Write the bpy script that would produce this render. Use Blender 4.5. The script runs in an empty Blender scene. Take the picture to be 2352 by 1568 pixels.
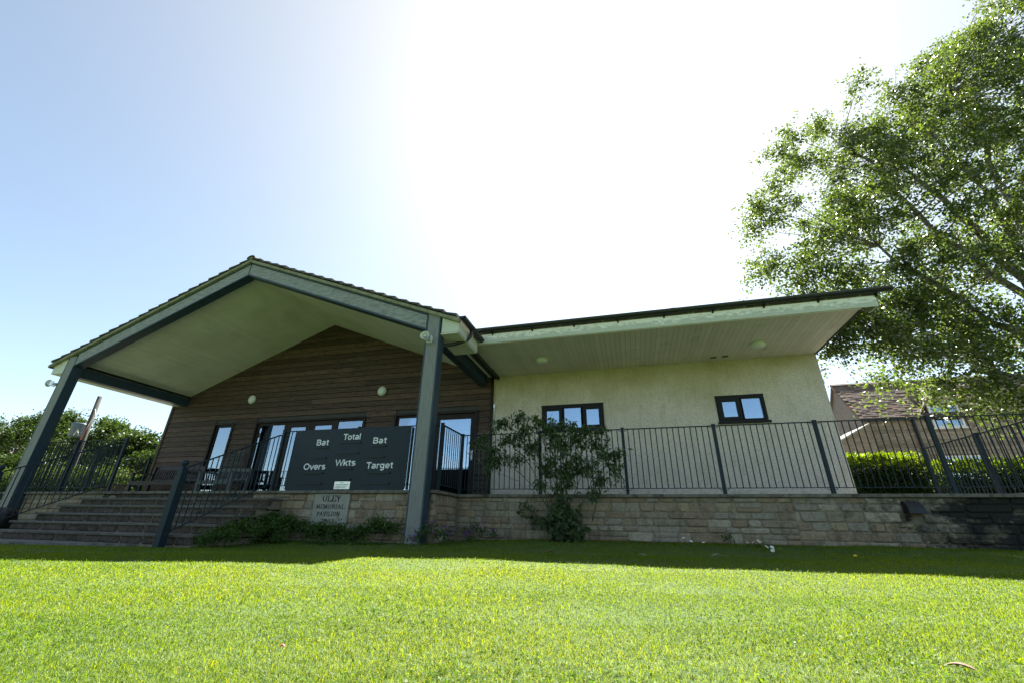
import bpy, math, random
import numpy as np
from mathutils import Vector, Matrix
R = math.radians
random.seed(11)
rng = np.random.default_rng(11)
S = bpy.context.scene
C = S.collection

# ------------------------------------------------------------------ camera
F, YAW, PITCH, ROLL = 953.85, -0.2714, 0.4174, 0.0179
cy, sy, cp, sp = math.cos(YAW), math.sin(YAW), math.cos(PITCH), math.sin(PITCH)
fw = Vector((sy*cp, cy*cp, sp)); rt = Vector((cy, -sy, 0)); up = rt.cross(fw)
cr, sr = math.cos(ROLL), math.sin(ROLL)
rt, up = cr*rt + sr*up, -sr*rt + cr*up
cd = bpy.data.cameras.new('camera'); cam = bpy.data.objects.new('camera', cd); C.objects.link(cam)
cam.matrix_world = Matrix(((rt.x, up.x, -fw.x, 0), (rt.y, up.y, -fw.y, 0), (rt.z, up.z, -fw.z, 0), (0, 0, 0, 1)))
cd.sensor_width = 36; cd.lens = F*36/2352; cd.clip_start = 0.02; cd.clip_end = 3000
S.camera = cam

# ------------------------------------------------------------------ light
SUN = Vector((0.04, 0.725, 1.0)).normalized()
EL = math.asin(SUN.z); AZ = math.atan2(SUN.x, SUN.y)
GB, GC = 4.6, (3.7, 2.85, 1.15)
W = bpy.data.worlds.new('World'); S.world = W; W.use_nodes = True
nt = W.node_tree; nt.nodes.clear()
sky = nt.nodes.new('ShaderNodeTexSky'); sky.sky_type = 'NISHITA'; sky.sun_disc = False
sky.sun_elevation = EL; sky.sun_rotation = AZ; sky.air_density = 1.0; sky.dust_density = 0.2; sky.ozone_density = 0.7
bg = nt.nodes.new('ShaderNodeBackground'); bg.inputs[1].default_value = 0.050
wo = nt.nodes.new('ShaderNodeOutputWorld')
hs = nt.nodes.new('ShaderNodeHueSaturation'); hs.inputs['Saturation'].default_value = .9; hs.inputs['Hue'].default_value = .492
nt.links.new(sky.outputs[0], hs.inputs['Color']); 
# thin high haze: broad pale aureole round the sun, added to the clear sky
tc = nt.nodes.new('ShaderNodeTexCoord'); nz = nt.nodes.new('ShaderNodeVectorMath'); nz.operation = 'NORMALIZE'; nt.links.new(tc.outputs['Generated'], nz.inputs[0])
dp = nt.nodes.new('ShaderNodeVectorMath'); dp.operation = 'DOT_PRODUCT'; dp.inputs[1].default_value = SUN; nt.links.new(nz.outputs[0], dp.inputs[0])
def aureole(b, col, prev):
    m1 = nt.nodes.new('ShaderNodeMath'); m1.operation = 'MULTIPLY_ADD'; m1.inputs[1].default_value = b; m1.inputs[2].default_value = -b; nt.links.new(dp.outputs['Value'], m1.inputs[0])
    ex = nt.nodes.new('ShaderNodeMath'); ex.operation = 'EXPONENT'; nt.links.new(m1.outputs[0], ex.inputs[0])
    sc = nt.nodes.new('ShaderNodeVectorMath'); sc.operation = 'SCALE'; sc.inputs[0].default_value = col; nt.links.new(ex.outputs[0], sc.inputs['Scale'])
    ad = nt.nodes.new('ShaderNodeVectorMath'); ad.operation = 'ADD'; nt.links.new(prev, ad.inputs[0]); nt.links.new(sc.outputs[0], ad.inputs[1]); return ad.outputs[0]
sk_out = aureole(GB, GC, hs.outputs[0]); nt.links.new(sk_out, bg.inputs[0]); nt.links.new(bg.outputs[0], wo.inputs[0])
sl = bpy.data.lights.new('sun', 'SUN'); sl.energy = 5.0; sl.angle = R(0.53); sl.color = (1.0, 0.96, 0.88)
so = bpy.data.objects.new('sun', sl); C.objects.link(so)
so.rotation_euler = SUN.to_track_quat('Z', 'Y').to_euler()
S.view_settings.view_transform = 'Standard'; S.view_settings.look = 'None'
S.view_settings.exposure = 2.15; S.view_settings.gamma = 1.0
try: S.view_settings.use_curve_mapping = False
except Exception: pass
S.cycles.max_bounces = 8; S.cycles.transparent_max_bounces = 12
S.cycles.sample_clamp_indirect = 6

# ------------------------------------------------------------------ materials
def newmat(name):
    m = bpy.data.materials.new(name); m.use_nodes = True
    return m, m.node_tree, m.node_tree.nodes, m.node_tree.links
def rgb(c): return (c[0], c[1], c[2], 1)
def mat(name, cols, scale=8, rough=0.7, bump=0.0, bscale=60, stretch=(1,1,1), detail=6, rand=0.0, metal=0.0, spec=0.5, bdist=0.004, contrast=(0.3,0.7)):
    """noise mottled principled; cols = list of 2-3 colours"""
    m, t, N, L = newmat(name)
    p = N['Principled BSDF']; p.inputs['Roughness'].default_value = rough; p.inputs['Metallic'].default_value = metal
    p.inputs['Specular IOR Level'].default_value = spec
    g = N.new('ShaderNodeNewGeometry'); mp = N.new('ShaderNodeMapping'); mp.inputs['Scale'].default_value = stretch
    L.new(g.outputs['Position'], mp.inputs[0])
    n = N.new('ShaderNodeTexNoise'); n.inputs['Scale'].default_value = scale; n.inputs['Detail'].default_value = detail; n.inputs['Roughness'].default_value = .62
    L.new(mp.outputs[0], n.inputs['Vector'])
    r = N.new('ShaderNodeValToRGB'); e = r.color_ramp.elements
    e[0].position = contrast[0]; e[0].color = rgb(cols[0]); e[1].position = contrast[1]; e[1].color = rgb(cols[-1])
    if len(cols) == 3:
        k = e.new(.5*(contrast[0]+contrast[1])); k.color = rgb(cols[1])
    L.new(n.outputs[0], r.inputs[0]); out = r.outputs[0]
    if rand:
        oi = N.new('ShaderNodeObjectInfo'); hv = N.new('ShaderNodeHueSaturation')
        mr = N.new('ShaderNodeMapRange'); mr.inputs[3].default_value = 1-rand; mr.inputs[4].default_value = 1+rand
        L.new(oi.outputs['Random'], mr.inputs[0]); L.new(mr.outputs[0], hv.inputs['Value']); L.new(out, hv.inputs['Color']); out = hv.outputs[0]
    L.new(out, p.inputs['Base Color'])
    if bump:
        n2 = N.new('ShaderNodeTexNoise'); n2.inputs['Scale'].default_value = bscale; n2.inputs['Detail'].default_value = 5
        L.new(mp.outputs[0], n2.inputs['Vector'])
        b = N.new('ShaderNodeBump'); b.inputs['Strength'].default_value = bump; b.inputs['Distance'].default_value = bdist
        L.new(n2.outputs[0], b.inputs['Height']); L.new(b.outputs[0], p.inputs['Normal'])
    return m
def overlay(m, col, scale, lo, hi, amount=1.0, axis=None, rng_=None, stretch=(1,1,1), amp=(-.4,.35)):
    """dirt / stain patches of their own shape mixed over the base colour; axis,(a,b): only grows along a world axis"""
    t = m.node_tree; N, L = t.nodes, t.links; p = N['Principled BSDF']
    src = p.inputs['Base Color'].links[0].from_socket
    g = N.new('ShaderNodeNewGeometry'); mp = N.new('ShaderNodeMapping'); mp.inputs['Scale'].default_value = stretch
    L.new(g.outputs['Position'], mp.inputs[0])
    n = N.new('ShaderNodeTexNoise'); n.inputs['Scale'].default_value = scale; n.inputs['Detail'].default_value = 8; n.inputs['Roughness'].default_value = .65
    L.new(mp.outputs[0], n.inputs['Vector'])
    v = n.outputs[0]
    if axis is not None:
        s = N.new('ShaderNodeSeparateXYZ'); L.new(g.outputs['Position'], s.inputs[0])
        mr = N.new('ShaderNodeMapRange'); mr.inputs[1].default_value = rng_[0]; mr.inputs[2].default_value = rng_[1]; mr.inputs[3].default_value = amp[0]; mr.inputs[4].default_value = amp[1]
        L.new(s.outputs[axis], mr.inputs[0])
        a = N.new('ShaderNodeMath'); a.operation = 'ADD'; L.new(v, a.inputs[0]); L.new(mr.outputs[0], a.inputs[1]); v = a.outputs[0]
    q = N.new('ShaderNodeMapRange'); q.inputs[1].default_value = lo; q.inputs[2].default_value = hi; q.inputs[4].default_value = amount
    L.new(v, q.inputs[0])
    mx = N.new('ShaderNodeMixRGB'); L.new(q.outputs[0], mx.inputs[0]); L.new(src, mx.inputs[1]); mx.inputs[2].default_value = rgb(col)
    L.new(mx.outputs[0], p.inputs['Base Color'])
    return m
def leafmat(name, c1, c2, c3, trans=0.5, attr=True, gloss=0.35, tmul=(1.5, 1.6, .7), gf=.3):
    m, t, N, L = newmat(name)
    N.remove(N['Principled BSDF']); out = N['Material Output']
    r = N.new('ShaderNodeValToRGB'); e = r.color_ramp.elements
    e[0].position = 0; e[0].color = rgb(c1); e[1].position = 1; e[1].color = rgb(c3); k = e.new(.55); k.color = rgb(c2)
    at = N.new('ShaderNodeAttribute'); at.attribute_name = 'rnd'; L.new(at.outputs['Fac'], r.inputs[0])
    d = N.new('ShaderNodeBsdfDiffuse'); L.new(r.outputs[0], d.inputs[0])
    mu = N.new('ShaderNodeMixRGB'); mu.blend_type = 'MULTIPLY'; mu.inputs[0].default_value = 1; mu.inputs[2].default_value = rgb(tmul); L.new(r.outputs[0], mu.inputs[1])
    tr = N.new('ShaderNodeBsdfTranslucent'); L.new(mu.outputs[0], tr.inputs[0])
    mx = N.new('ShaderNodeMixShader'); mx.inputs[0].default_value = trans; L.new(d.outputs[0], mx.inputs[1]); L.new(tr.outputs[0], mx.inputs[2])
    gl = N.new('ShaderNodeBsdfGlossy'); gl.inputs['Roughness'].default_value = gloss; gl.inputs[0].default_value = (1, 1, 1, 1)
    fr = N.new('ShaderNodeFresnel'); fr.inputs[0].default_value = 1.4
    gm = N.new('ShaderNodeMath'); gm.operation = 'MULTIPLY'; gm.inputs[1].default_value = gf; L.new(fr.outputs[0], gm.inputs[0])
    m2 = N.new('ShaderNodeMixShader'); L.new(gm.outputs[0], m2.inputs[0]); L.new(mx.outputs[0], m2.inputs[1]); L.new(gl.outputs[0], m2.inputs[2])
    L.new(m2.outputs[0], out.inputs[0])
    return m
def stonemat(name):
    m, t, N, L = newmat(name); p = N['Principled BSDF']; p.inputs['Roughness'].default_value = .9; p.inputs['Specular IOR Level'].default_value = .25
    oi = N.new('ShaderNodeObjectInfo'); r = N.new('ShaderNodeValToRGB'); e = r.color_ramp.elements
    cs = [(.20,.170,.125),(.24,.210,.158),(.215,.172,.118),(.275,.245,.19),(.205,.158,.11),(.225,.20,.16),(.25,.205,.135),(.21,.19,.155)]
    e[0].color = rgb(cs[0]); e[1].position = .93; e[1].color = rgb(cs[-1])
    cs = [tuple(v*1.22*m for v, m in zip(c, (1.03,1,.95))) for c in cs]; e[0].color = rgb(cs[0]); e[1].color = rgb(cs[-1])
    for i in range(1, 7): k = e.new(i/7*.93); k.color = rgb(cs[i])
    r.color_ramp.interpolation = 'CONSTANT'
    L.new(oi.outputs['Random'], r.inputs[0])
    g = N.new('ShaderNodeNewGeometry')
    n = N.new('ShaderNodeTexNoise'); n.inputs['Scale'].default_value = 22; n.inputs['Detail'].default_value = 8; n.inputs['Roughness'].default_value = .7
    L.new(g.outputs['Position'], n.inputs['Vector'])
    mr = N.new('ShaderNodeMapRange'); mr.inputs[1].default_value = .3; mr.inputs[2].default_value = .7; mr.inputs[3].default_value = .68; mr.inputs[4].default_value = 1.25
    L.new(n.outputs[0], mr.inputs[0])
    hv = N.new('ShaderNodeHueSaturation'); L.new(mr.outputs[0], hv.inputs['Value']); L.new(r.outputs[0], hv.inputs['Color'])
    L.new(hv.outputs[0], p.inputs['Base Color'])
    n2 = N.new('ShaderNodeTexNoise'); n2.inputs['Scale'].default_value = 55; n2.inputs['Detail'].default_value = 7; L.new(g.outputs['Position'], n2.inputs['Vector'])
    b = N.new('ShaderNodeBump'); b.inputs['Strength'].default_value = .9; b.inputs['Distance'].default_value = .012
    L.new(n2.outputs[0], b.inputs['Height']); L.new(b.outputs[0], p.inputs['Normal'])
    return m

M = {}
M['stone'] = stonemat('walling_stone')
overlay(M['stone'], (.045,.04,.032), 4, .5, .72, .75, stretch=(1.6,1,.6))
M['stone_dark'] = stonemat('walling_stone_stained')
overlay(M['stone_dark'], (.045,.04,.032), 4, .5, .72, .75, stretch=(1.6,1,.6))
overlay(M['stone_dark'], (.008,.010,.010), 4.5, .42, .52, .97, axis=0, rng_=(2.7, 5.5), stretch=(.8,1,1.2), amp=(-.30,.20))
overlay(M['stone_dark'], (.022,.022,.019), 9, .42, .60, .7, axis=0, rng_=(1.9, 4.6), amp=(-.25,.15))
M['mortar'] = mat('mortar', [(.15,.125,.09),(.24,.205,.15)], 14, .95, .6, 80)
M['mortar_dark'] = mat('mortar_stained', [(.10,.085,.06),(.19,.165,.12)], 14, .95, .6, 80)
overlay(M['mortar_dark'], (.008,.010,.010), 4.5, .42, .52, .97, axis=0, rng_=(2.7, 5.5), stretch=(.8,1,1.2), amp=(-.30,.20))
M['coping'] = mat('coping', [(.10,.09,.07),(.20,.18,.14)], 9, .9, .5, 90, rand=.12)
overlay(M['coping'], (.03,.03,.022), 7, .5, .65, .85); 
M['riser'] = mat('riser_stone', [(.040,.032,.025),(.12,.093,.070)], 26, .95, .8, 70, bdist=.01)
overlay(M['riser'], (.02,.018,.013), 9, .48, .62, .8)
M['tread'] = mat('tread_slab', [(.075,.070,.060),(.135,.127,.108)], 13, .9, .4, 120, rand=.15)
M['wood'] = mat('dark_stained_boards', [(.035,.018,.013),(.080,.046,.033),(.140,.094,.070)], 5, .75, .5, 30, stretch=(.5,1,9), rand=.42, contrast=(.25,.75))
overlay(M['wood'], (.010,.007,.006), 22, .56, .62, .9, stretch=(.8,1,1.4))
overlay(M['wood'], (.15,.125,.10), 6, .56, .78, .5, stretch=(.35,1,7))
M['beam_wood'] = mat('weathered_timber', [(.12,.125,.115),(.20,.205,.195),(.26,.265,.25)], 12, .85, .5, 40, stretch=(6,3,.35), contrast=(.25,.75))
overlay(M['beam_wood'], (.07,.075,.065), 14, .58, .75, .5, stretch=(2,1,.5))
M['rake_wood'] = mat('weathered_rake_timber', [(.13,.135,.125),(.23,.24,.23),(.32,.335,.325)], 7, .85, .5, 40, stretch=(.8,3,3.5), contrast=(.25,.75))
overlay(M['rake_wood'], (.09,.10,.08), 14, .55, .75, .5, stretch=(.7,1,1.6))
M['steel'] = mat('blue_grey_steel', [(.018,.038,.055),(.026,.052,.072)], 5, .45, .15, 200, spec=.5)
M['rail'] = mat('railing_paint', [(.009,.020,.028),(.014,.029,.039)], 9, .55, .1, 300, spec=.25)
M['soffit'] = mat('soffit_white', [(.68,.67,.60),(.76,.75,.67)], 1.3, .6, rand=.045)
overlay(M['soffit'], (.42,.41,.30), .9, .45, .75, .5)
M['soffit_w'] = mat('wing_soffit', [(.58,.53,.46),(.68,.63,.55)], 1.3, .55, rand=.05)
overlay(M['soffit_w'], (.25,.24,.15), 3, .58, .78, .55)
M['back'] = mat('dark_void', [(.03,.03,.025),(.04,.04,.03)], 4, .9)
M['fascia'] = mat('white_fascia', [(.80,.78,.66),(.88,.86,.76)], 3, .5)
overlay(M['fascia'], (.22,.27,.16), 16, .54, .68, .55, axis=2, rng_=(3.75,3.38), stretch=(.6,1,1.5))
M['cream'] = mat('roughcast_cream', [(.56,.485,.40),(.72,.64,.545),(.82,.74,.65)], 38, .95, 1.0, 48, bdist=.03, contrast=(.32,.68), detail=3)
overlay(M['cream'], (.30,.265,.13), 70, .58, .68, .5)
overlay(M['cream'], (.40,.33,.15), 1.1, .30, .75, .8, axis=2, rng_=(1.9, 3.5), amp=(-.3,.18))
overlay(M['cream'], (.30,.25,.15), 9, .66, .74, .6, axis=2, rng_=(2.2, 3.4), amp=(-.3,.06))
overlay(M['cream'], (.36,.32,.22), 5, .52, .70, .45, stretch=(2.2,1,.30))
overlay(M['cream'], (.30,.29,.24), 7, .46, .66, .6, axis=2, rng_=(1.1, .45), amp=(-.35,.15))
M['roof_tile'] = mat('grey_roof_tile', [(.045,.04,.034),(.085,.075,.06)], 16, .9, .6, 70, rand=.25)
overlay(M['roof_tile'], (.28,.27,.20), 14, .55, .66, .75)
M['verge'] = mat('verge_cement', [(.17,.17,.10),(.26,.26,.17)], 12, .9, .5, 70)
overlay(M['verge'], (.09,.12,.04), 5, .5, .6, .7)
M['gutter'] = mat('gutter_black', [(.010,.011,.013),(.016,.017,.019)], 5, .35)
M['frame'] = mat('dark_brown_frame', [(.014,.009,.008),(.024,.016,.014)], 8, .55, spec=.25)
M['frame_b'] = mat('near_black_frame', [(.010,.009,.011),(.015,.014,.016)], 8, .5, spec=.2)
M['board'] = mat('scoreboard_paint', [(.010,.020,.028),(.014,.026,.035)], 3, .5, .06, 40, spec=.25)
M['black'] = mat('black_metal', [(.006,.007,.008),(.009,.010,.011)], 5, .5)
M['letters'] = mat('white_letters', [(.68,.70,.70),(.76,.78,.78)], 6, .5)
M['plate'] = mat('steel_plate', [(.55,.58,.56),(.7,.72,.7)], 9, .25, metal=.6)
M['grey_ink'] = mat('grey_ink', [(.18,.2,.19),(.24,.26,.25)], 9, .5)
M['plaque'] = mat('plaque_stone', [(.26,.255,.21),(.33,.325,.275)], 9, .9, .3, 120)
overlay(M['plaque'], (.15,.14,.10), 5, .55, .72, .5)
M['ink'] = mat('carved_dark_ink', [(.015,.018,.018),(.02,.024,.024)], 9, .8)
M['lamp'] = mat('opal_lamp', [(.62,.65,.60),(.68,.71,.66)], 9, .35)
M['horn'] = mat('cream_plastic', [(.45,.46,.38),(.55,.56,.47)], 9, .45)
M['chrome'] = mat('white_metal', [(.75,.78,.8),(.82,.85,.87)], 9, .25, metal=.3)
M['bench_d'] = mat('dark_bench_paint', [(.022,.014,.016),(.036,.024,.026)], 9, .55)
M['bench_g'] = mat('grey_bench_wood', [(.075,.085,.085),(.12,.13,.13)], 12, .8, .3, 60, stretch=(1,1,3))
M['trellis'] = mat('green_grey_trellis', [(.05,.065,.055),(.08,.10,.085)], 9, .8)
M['pave'] = mat('paving', [(.16,.15,.13),(.24,.225,.2)], 5, .9, .3, 80)
M['concrete'] = mat('path_concrete', [(.11,.105,.095),(.19,.18,.165)], 8, .95, .5, 60)
overlay(M['concrete'], (.05,.055,.035), 5, .5, .66, .8)
M['pole'] = mat('pole_wood', [(.028,.026,.023),(.05,.047,.043)], 8, .9, .4, 40, stretch=(3,3,.5))
M['rust'] = mat('rusty_conduit', [(.16,.05,.025),(.24,.09,.04)], 12, .8)
M['tank'] = mat('grey_tank', [(.06,.09,.11),(.08,.115,.14)], 3, .5)
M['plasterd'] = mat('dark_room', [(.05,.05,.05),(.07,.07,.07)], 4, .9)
M['blind'] = mat('pale_blind', [(.30,.36,.42),(.36,.42,.48)], 3, .8)
M['hstone'] = mat('cottage_stone', [(.17,.135,.095),(.27,.225,.165),(.34,.29,.215)], 5, .9, .7, 40, rand=.16, stretch=(1,1,2), bdist=.02)
M['hgable'] = mat('cottage_gable_stone', [(.10,.09,.075),(.17,.155,.13)], 6, .95, .9, 14, bdist=.05, stretch=(1,1,2.2))
M['htile'] = mat('cottage_tile', [(.085,.060,.048),(.16,.115,.092)], 5, .9, .5, 40, rand=.3)
overlay(M['htile'], (.26,.11,.05), 1.6, .56, .7, .6)
M['white'] = mat('white_paint', [(.7,.7,.68),(.78,.78,.76)], 5, .5)
M['bark'] = mat('birch_bark', [(.06,.05,.04),(.22,.20,.175)], 5, .85, .4, 40, stretch=(1,1,3), contrast=(.38,.55))
M['bark_b'] = mat('brown_bark', [(.055,.042,.03),(.12,.09,.065)], 12, .95, .6, 40, stretch=(2,2,.6))
M['stem'] = mat('shrub_stem', [(.06,.06,.035),(.11,.105,.06)], 20, .85)
M['lawn'] = mat('lawn_soil', [(.030,.062,.010),(.055,.095,.014),(.08,.11,.03)], 5, .95, .6, 120)
M['hill'] = mat('distant_hill', [(.03,.05,.02),(.05,.075,.03)], .05, .95)
M['sack'] = mat('black_sack', [(.004,.004,.005),(.008,.008,.010)], 7, .55, .4, 14, bdist=.02)
M['dry_leaf'] = mat('dry_leaf', [(.16,.055,.02),(.30,.17,.10)], 60, .7, contrast=(.35,.6))
M['pale_leaf'] = mat('pale_leaf', [(.30,.32,.22),(.42,.42,.32)], 40, .7)
M['petal'] = mat('daisy_petal', [(.75,.75,.75),(.82,.82,.82)], 5, .6)
M['yellow'] = mat('daisy_eye', [(.7,.5,.04),(.75,.55,.05)], 5, .6)
M['red'] = mat('red_petal', [(.35,.03,.04),(.5,.08,.08)], 30, .6)
M['purple'] = leafmat('purple_petal', (.18,.03,.30), (.28,.06,.42), (.36,.10,.5), .4)
M['grass'] = leafmat('grass_blade', (.048,.115,.006), (.098,.180,.010), (.19,.225,.04), .58, tmul=(2.75,1.95,.2), gf=.022, gloss=.5)
M['clover'] = leafmat('clover_leaf', (.05,.10,.012), (.08,.145,.016), (.13,.19,.04), .5, gf=.06, tmul=(1.6,1.7,.4))
M['birch_leaf'] = leafmat('birch_leaf', (.038,.058,.022), (.062,.090,.032), (.105,.13,.05), .52, gloss=.35, tmul=(2.2,2.3,.7), gf=.16)
M['tree_leaf'] = leafmat('far_leaf', (.019,.036,.011), (.036,.058,.018), (.07,.098,.028), .35, gloss=.5, gf=.04, tmul=(1.6,1.8,.6))
M['shrub_leaf'] = leafmat('shrub_leaf', (.045,.078,.034), (.070,.110,.044), (.11,.155,.06), .42, gloss=.4, gf=.2)
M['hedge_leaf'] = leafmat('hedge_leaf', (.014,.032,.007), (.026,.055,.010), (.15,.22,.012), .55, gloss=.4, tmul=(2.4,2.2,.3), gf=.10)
M['cover_leaf'] = leafmat('ground_cover_leaf', (.035,.075,.018), (.06,.11,.028), (.10,.17,.04), .35, gf=.12)
def glassmat():
    m, t, N, L = newmat('window_glass'); N.remove(N['Principled BSDF']); out = N['Material Output']
    tr = N.new('ShaderNodeBsdfTransparent'); tr.inputs[0].default_value = (.72, .80, .82, 1)
    gl = N.new('ShaderNodeBsdfGlossy'); gl.inputs['Roughness'].default_value = .015; gl.inputs[0].default_value = (.62, .78, .95, 1)
    fr = N.new('ShaderNodeFresnel'); fr.inputs[0].default_value = 1.9
    ad = N.new('ShaderNodeMath'); ad.operation = 'MULTIPLY_ADD'; ad.inputs[1].default_value = 1.0; ad.inputs[2].default_value = .30; ad.use_clamp = True
    L.new(fr.outputs[0], ad.inputs[0])
    mx = N.new('ShaderNodeMixShader'); L.new(ad.outputs[0], mx.inputs[0]); L.new(tr.outputs[0], mx.inputs[1]); L.new(gl.outputs[0], mx.inputs[2])
    L.new(mx.outputs[0], out.inputs[0]); return m
M['glass'] = glassmat()

# ------------------------------------------------------------------ mesh helpers
class MB:
    def __init__(s): s.v = []; s.f = []
    def add(s, vs, fs):
        o = len(s.v); s.v += [tuple(map(float, v)) for v in vs]; s.f += [tuple(i+o for i in f) for f in fs]; return s
    def box(s, x0, x1, y0, y1, z0, z1):
        return s.add([(x0,y0,z0),(x1,y0,z0),(x1,y1,z0),(x0,y1,z0),(x0,y0,z1),(x1,y0,z1),(x1,y1,z1),(x0,y1,z1)],
                     [(0,3,2,1),(4,5,6,7),(0,1,5,4),(1,2,6,5),(2,3,7,6),(3,0,4,7)])
    def prism(s, poly, y0, y1):
        """polygon in (x,z), extruded along y"""
        n = len(poly)
        vs = [(x,y0,z) for x,z in poly] + [(x,y1,z) for x,z in poly]
        a = sum(poly[i][0]*poly[(i+1)%n][1]-poly[(i+1)%n][0]*poly[i][1] for i in range(n))
        f = [tuple(range(n)), tuple(range(2*n-1, n-1, -1))] + [(i, i+n, (i+1)%n+n, (i+1)%n) for i in range(n)]
        if a < 0: f = [tuple(reversed(q)) for q in f]
        return s.add(vs, f)
    def prismx(s, poly, x0, x1):
        """polygon in (y,z), extruded along x"""
        n = len(poly)
        vs = [(x0,y,z) for y,z in poly] + [(x1,y,z) for y,z in poly]
        a = sum(poly[i][0]*poly[(i+1)%n][1]-poly[(i+1)%n][0]*poly[i][1] for i in range(n))
        f = [tuple(range(n-1,-1,-1)), tuple(range(n, 2*n))] + [(i, (i+1)%n, (i+1)%n+n, i+n) for i in range(n)]
        if a < 0: f = [tuple(reversed(q)) for q in f]
        return s.add(vs, f)
    def tube(s, pts, rads, n=8, cap=True):
        pts = [Vector(p) for p in pts]
        if not hasattr(rads, '__len__'): rads = [rads]*len(pts)
        o = len(s.v); ref = Vector((0,0,1))
        d0 = (pts[1]-pts[0]).normalized()
        if abs(d0.z) > .9: ref = Vector((1,0,0))
        u = d0.cross(ref).normalized()
        for i, p in enumerate(pts):
            d = (pts[min(i+1,len(pts)-1)]-pts[max(i-1,0)]).normalized()
            u = (u - d*u.dot(d)).normalized(); w = d.cross(u)
            for k in range(n):
                a = 2*math.pi*k/n; q = p + (u*math.cos(a)+w*math.sin(a))*rads[i]; s.v.append(tuple(q))
        for i in range(len(pts)-1):
            for k in range(n):
                a = o+i*n+k; b = o+i*n+(k+1)%n; s.f.append((a, b, b+n, a+n))
        if cap:
            s.f.append(tuple(o+k for k in reversed(range(n)))); s.f.append(tuple(o+(len(pts)-1)*n+k for k in range(n)))
        return s
    def lathe(s, prof, c=(0,0,0), axis='z', n=20):
        o = len(s.v)
        for r, h in prof:
            for k in range(n):
                a = 2*math.pi*k/n; x, y = r*math.cos(a), r*math.sin(a)
                q = (x, y, h) if axis == 'z' else (x, h, y) if axis == 'y' else (h, x, y)
                s.v.append((q[0]+c[0], q[1]+c[1], q[2]+c[2]))
        for i in range(len(prof)-1):
            for k in range(n):
                a = o+i*n+k; b = o+i*n+(k+1)%n; s.f.append((a, b, b+n, a+n))
        s.f.append(tuple(o+k for k in reversed(range(n)))); s.f.append(tuple(o+(len(prof)-1)*n+k for k in range(n)))
        return s
    def mesh(s, name):
        me = bpy.data.meshes.new(name); me.from_pydata(s.v, [], s.f); me.update(); return me
def link(name, me, m=None, parent=None, loc=(0,0,0), smooth=False):
    o = bpy.data.objects.new(name, me); C.objects.link(o)
    if m is not None and not me.materials: me.materials.append(m)
    if parent is not None:
        o.parent = parent; w = parent
        off = Vector((0,0,0))
        while w is not None: off += w.location; w = w.parent
        o.location = Vector(loc) - off
    else: o.location = loc
    if smooth: me.polygons.foreach_set('use_smooth', [True]*len(me.polygons))
    return o
def obj(name, mb, m, parent=None, smooth=False, bevel=0):
    """mesh in world coordinates; top-level objects get their origin at their base"""
    vs = np.array(mb.v); lo = vs.min(0); hi = vs.max(0); c = Vector(((lo[0]+hi[0])/2, (lo[1]+hi[1])/2, lo[2]))
    mb.v = [(x-c.x, y-c.y, z-c.z) for x, y, z in mb.v]
    o = link(name, mb.mesh(name), m, parent, c, smooth)
    if bevel:
        b = o.modifiers.new('bevel', 'BEVEL'); b.width = bevel; b.segments = 2; b.limit_method = 'ANGLE'
    return o
def tag(o, label=None, cat=None, group=None, kind=None):
    if label: o['label'] = label
    if cat: o['category'] = cat
    if group: o['group'] = group
    if kind: o['kind'] = kind
    return o
def thing(name, loc, label, cat, group=None):
    o = bpy.data.objects.new(name, None); C.objects.link(o); o.location = loc; o.empty_display_size = .2
    return tag(o, label, cat, group)
def npmesh(name, V, Fq, m, rnd=None, parent=None, loc=(0,0,0), tri=False):
    """V (n,3), Fq (k,4) or (k,3) index arrays"""
    me = bpy.data.meshes.new(name); k = Fq.shape[1]
    me.vertices.add(len(V)); me.vertices.foreach_set('co', (V-np.array(loc)).astype(np.float32).ravel())
    me.loops.add(Fq.size); me.loops.foreach_set('vertex_index', Fq.astype(np.int32).ravel())
    me.polygons.add(len(Fq)); me.polygons.foreach_set('loop_start', np.arange(0, Fq.size, k, dtype=np.int32))
    me.update(calc_edges=True)
    if rnd is not None:
        a = me.attributes.new('rnd', 'FLOAT', 'POINT'); a.data.foreach_set('value', rnd.astype(np.float32))
    return link(name, me, m, parent, loc)

# ------------------------------------------------------------------ ground
def sm(x): x = np.clip(x, 0, 1); return x*x*(3-2*x)
def zg(X, Y):
    X = np.asarray(X, float); Y = np.asarray(Y, float)
    z = -.335 + .05*sm((Y-3.0)/2.5)*sm((X+3.6)/2.2) + .015*sm(X/4)*sm((Y-3)/2)
    z = z + .085*sm((Y-5.3)/2.1)*sm((X+3.6)/1.5) - .02*sm((-3-X)/5) + .06*sm((Y-5.2)/1.2)*sm((X+6.4)/.8)*(1-sm((X+3.6)/1.5))
    z = z + .006*np.sin(X*2.1+Y)*np.cos(Y*1.7) + .004*np.sin(X*5.3)*np.sin(Y*4.1)
    return z
gx = np.concatenate([np.linspace(-140,-16,20), np.linspace(-15.5,9,140), np.linspace(10,140,20)])
gy = np.concatenate([np.linspace(-260,-1.5,24), np.linspace(-1,7.45,80)])
GX, GY = np.meshgrid(gx, gy); GZ = zg(GX, GY)
ins = (GX > -10.5) & (GX < -5.9) & (GY > 4.95); GZ = np.where(ins, GZ-.08, GZ)
V = np.stack([GX.ravel(), GY.ravel(), GZ.ravel()], 1); nx = len(gx); ny = len(gy)
I, J = np.meshgrid(np.arange(nx-1), np.arange(ny-1)); a = (J*nx+I).ravel()
Fq = np.stack([a, a+1, a+1+nx, a+nx], 1)
o = npmesh('lawn', V, Fq, M['lawn']); tag(o, 'sunlit mown lawn with building shadow across its far edge', kind='structure')
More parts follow.
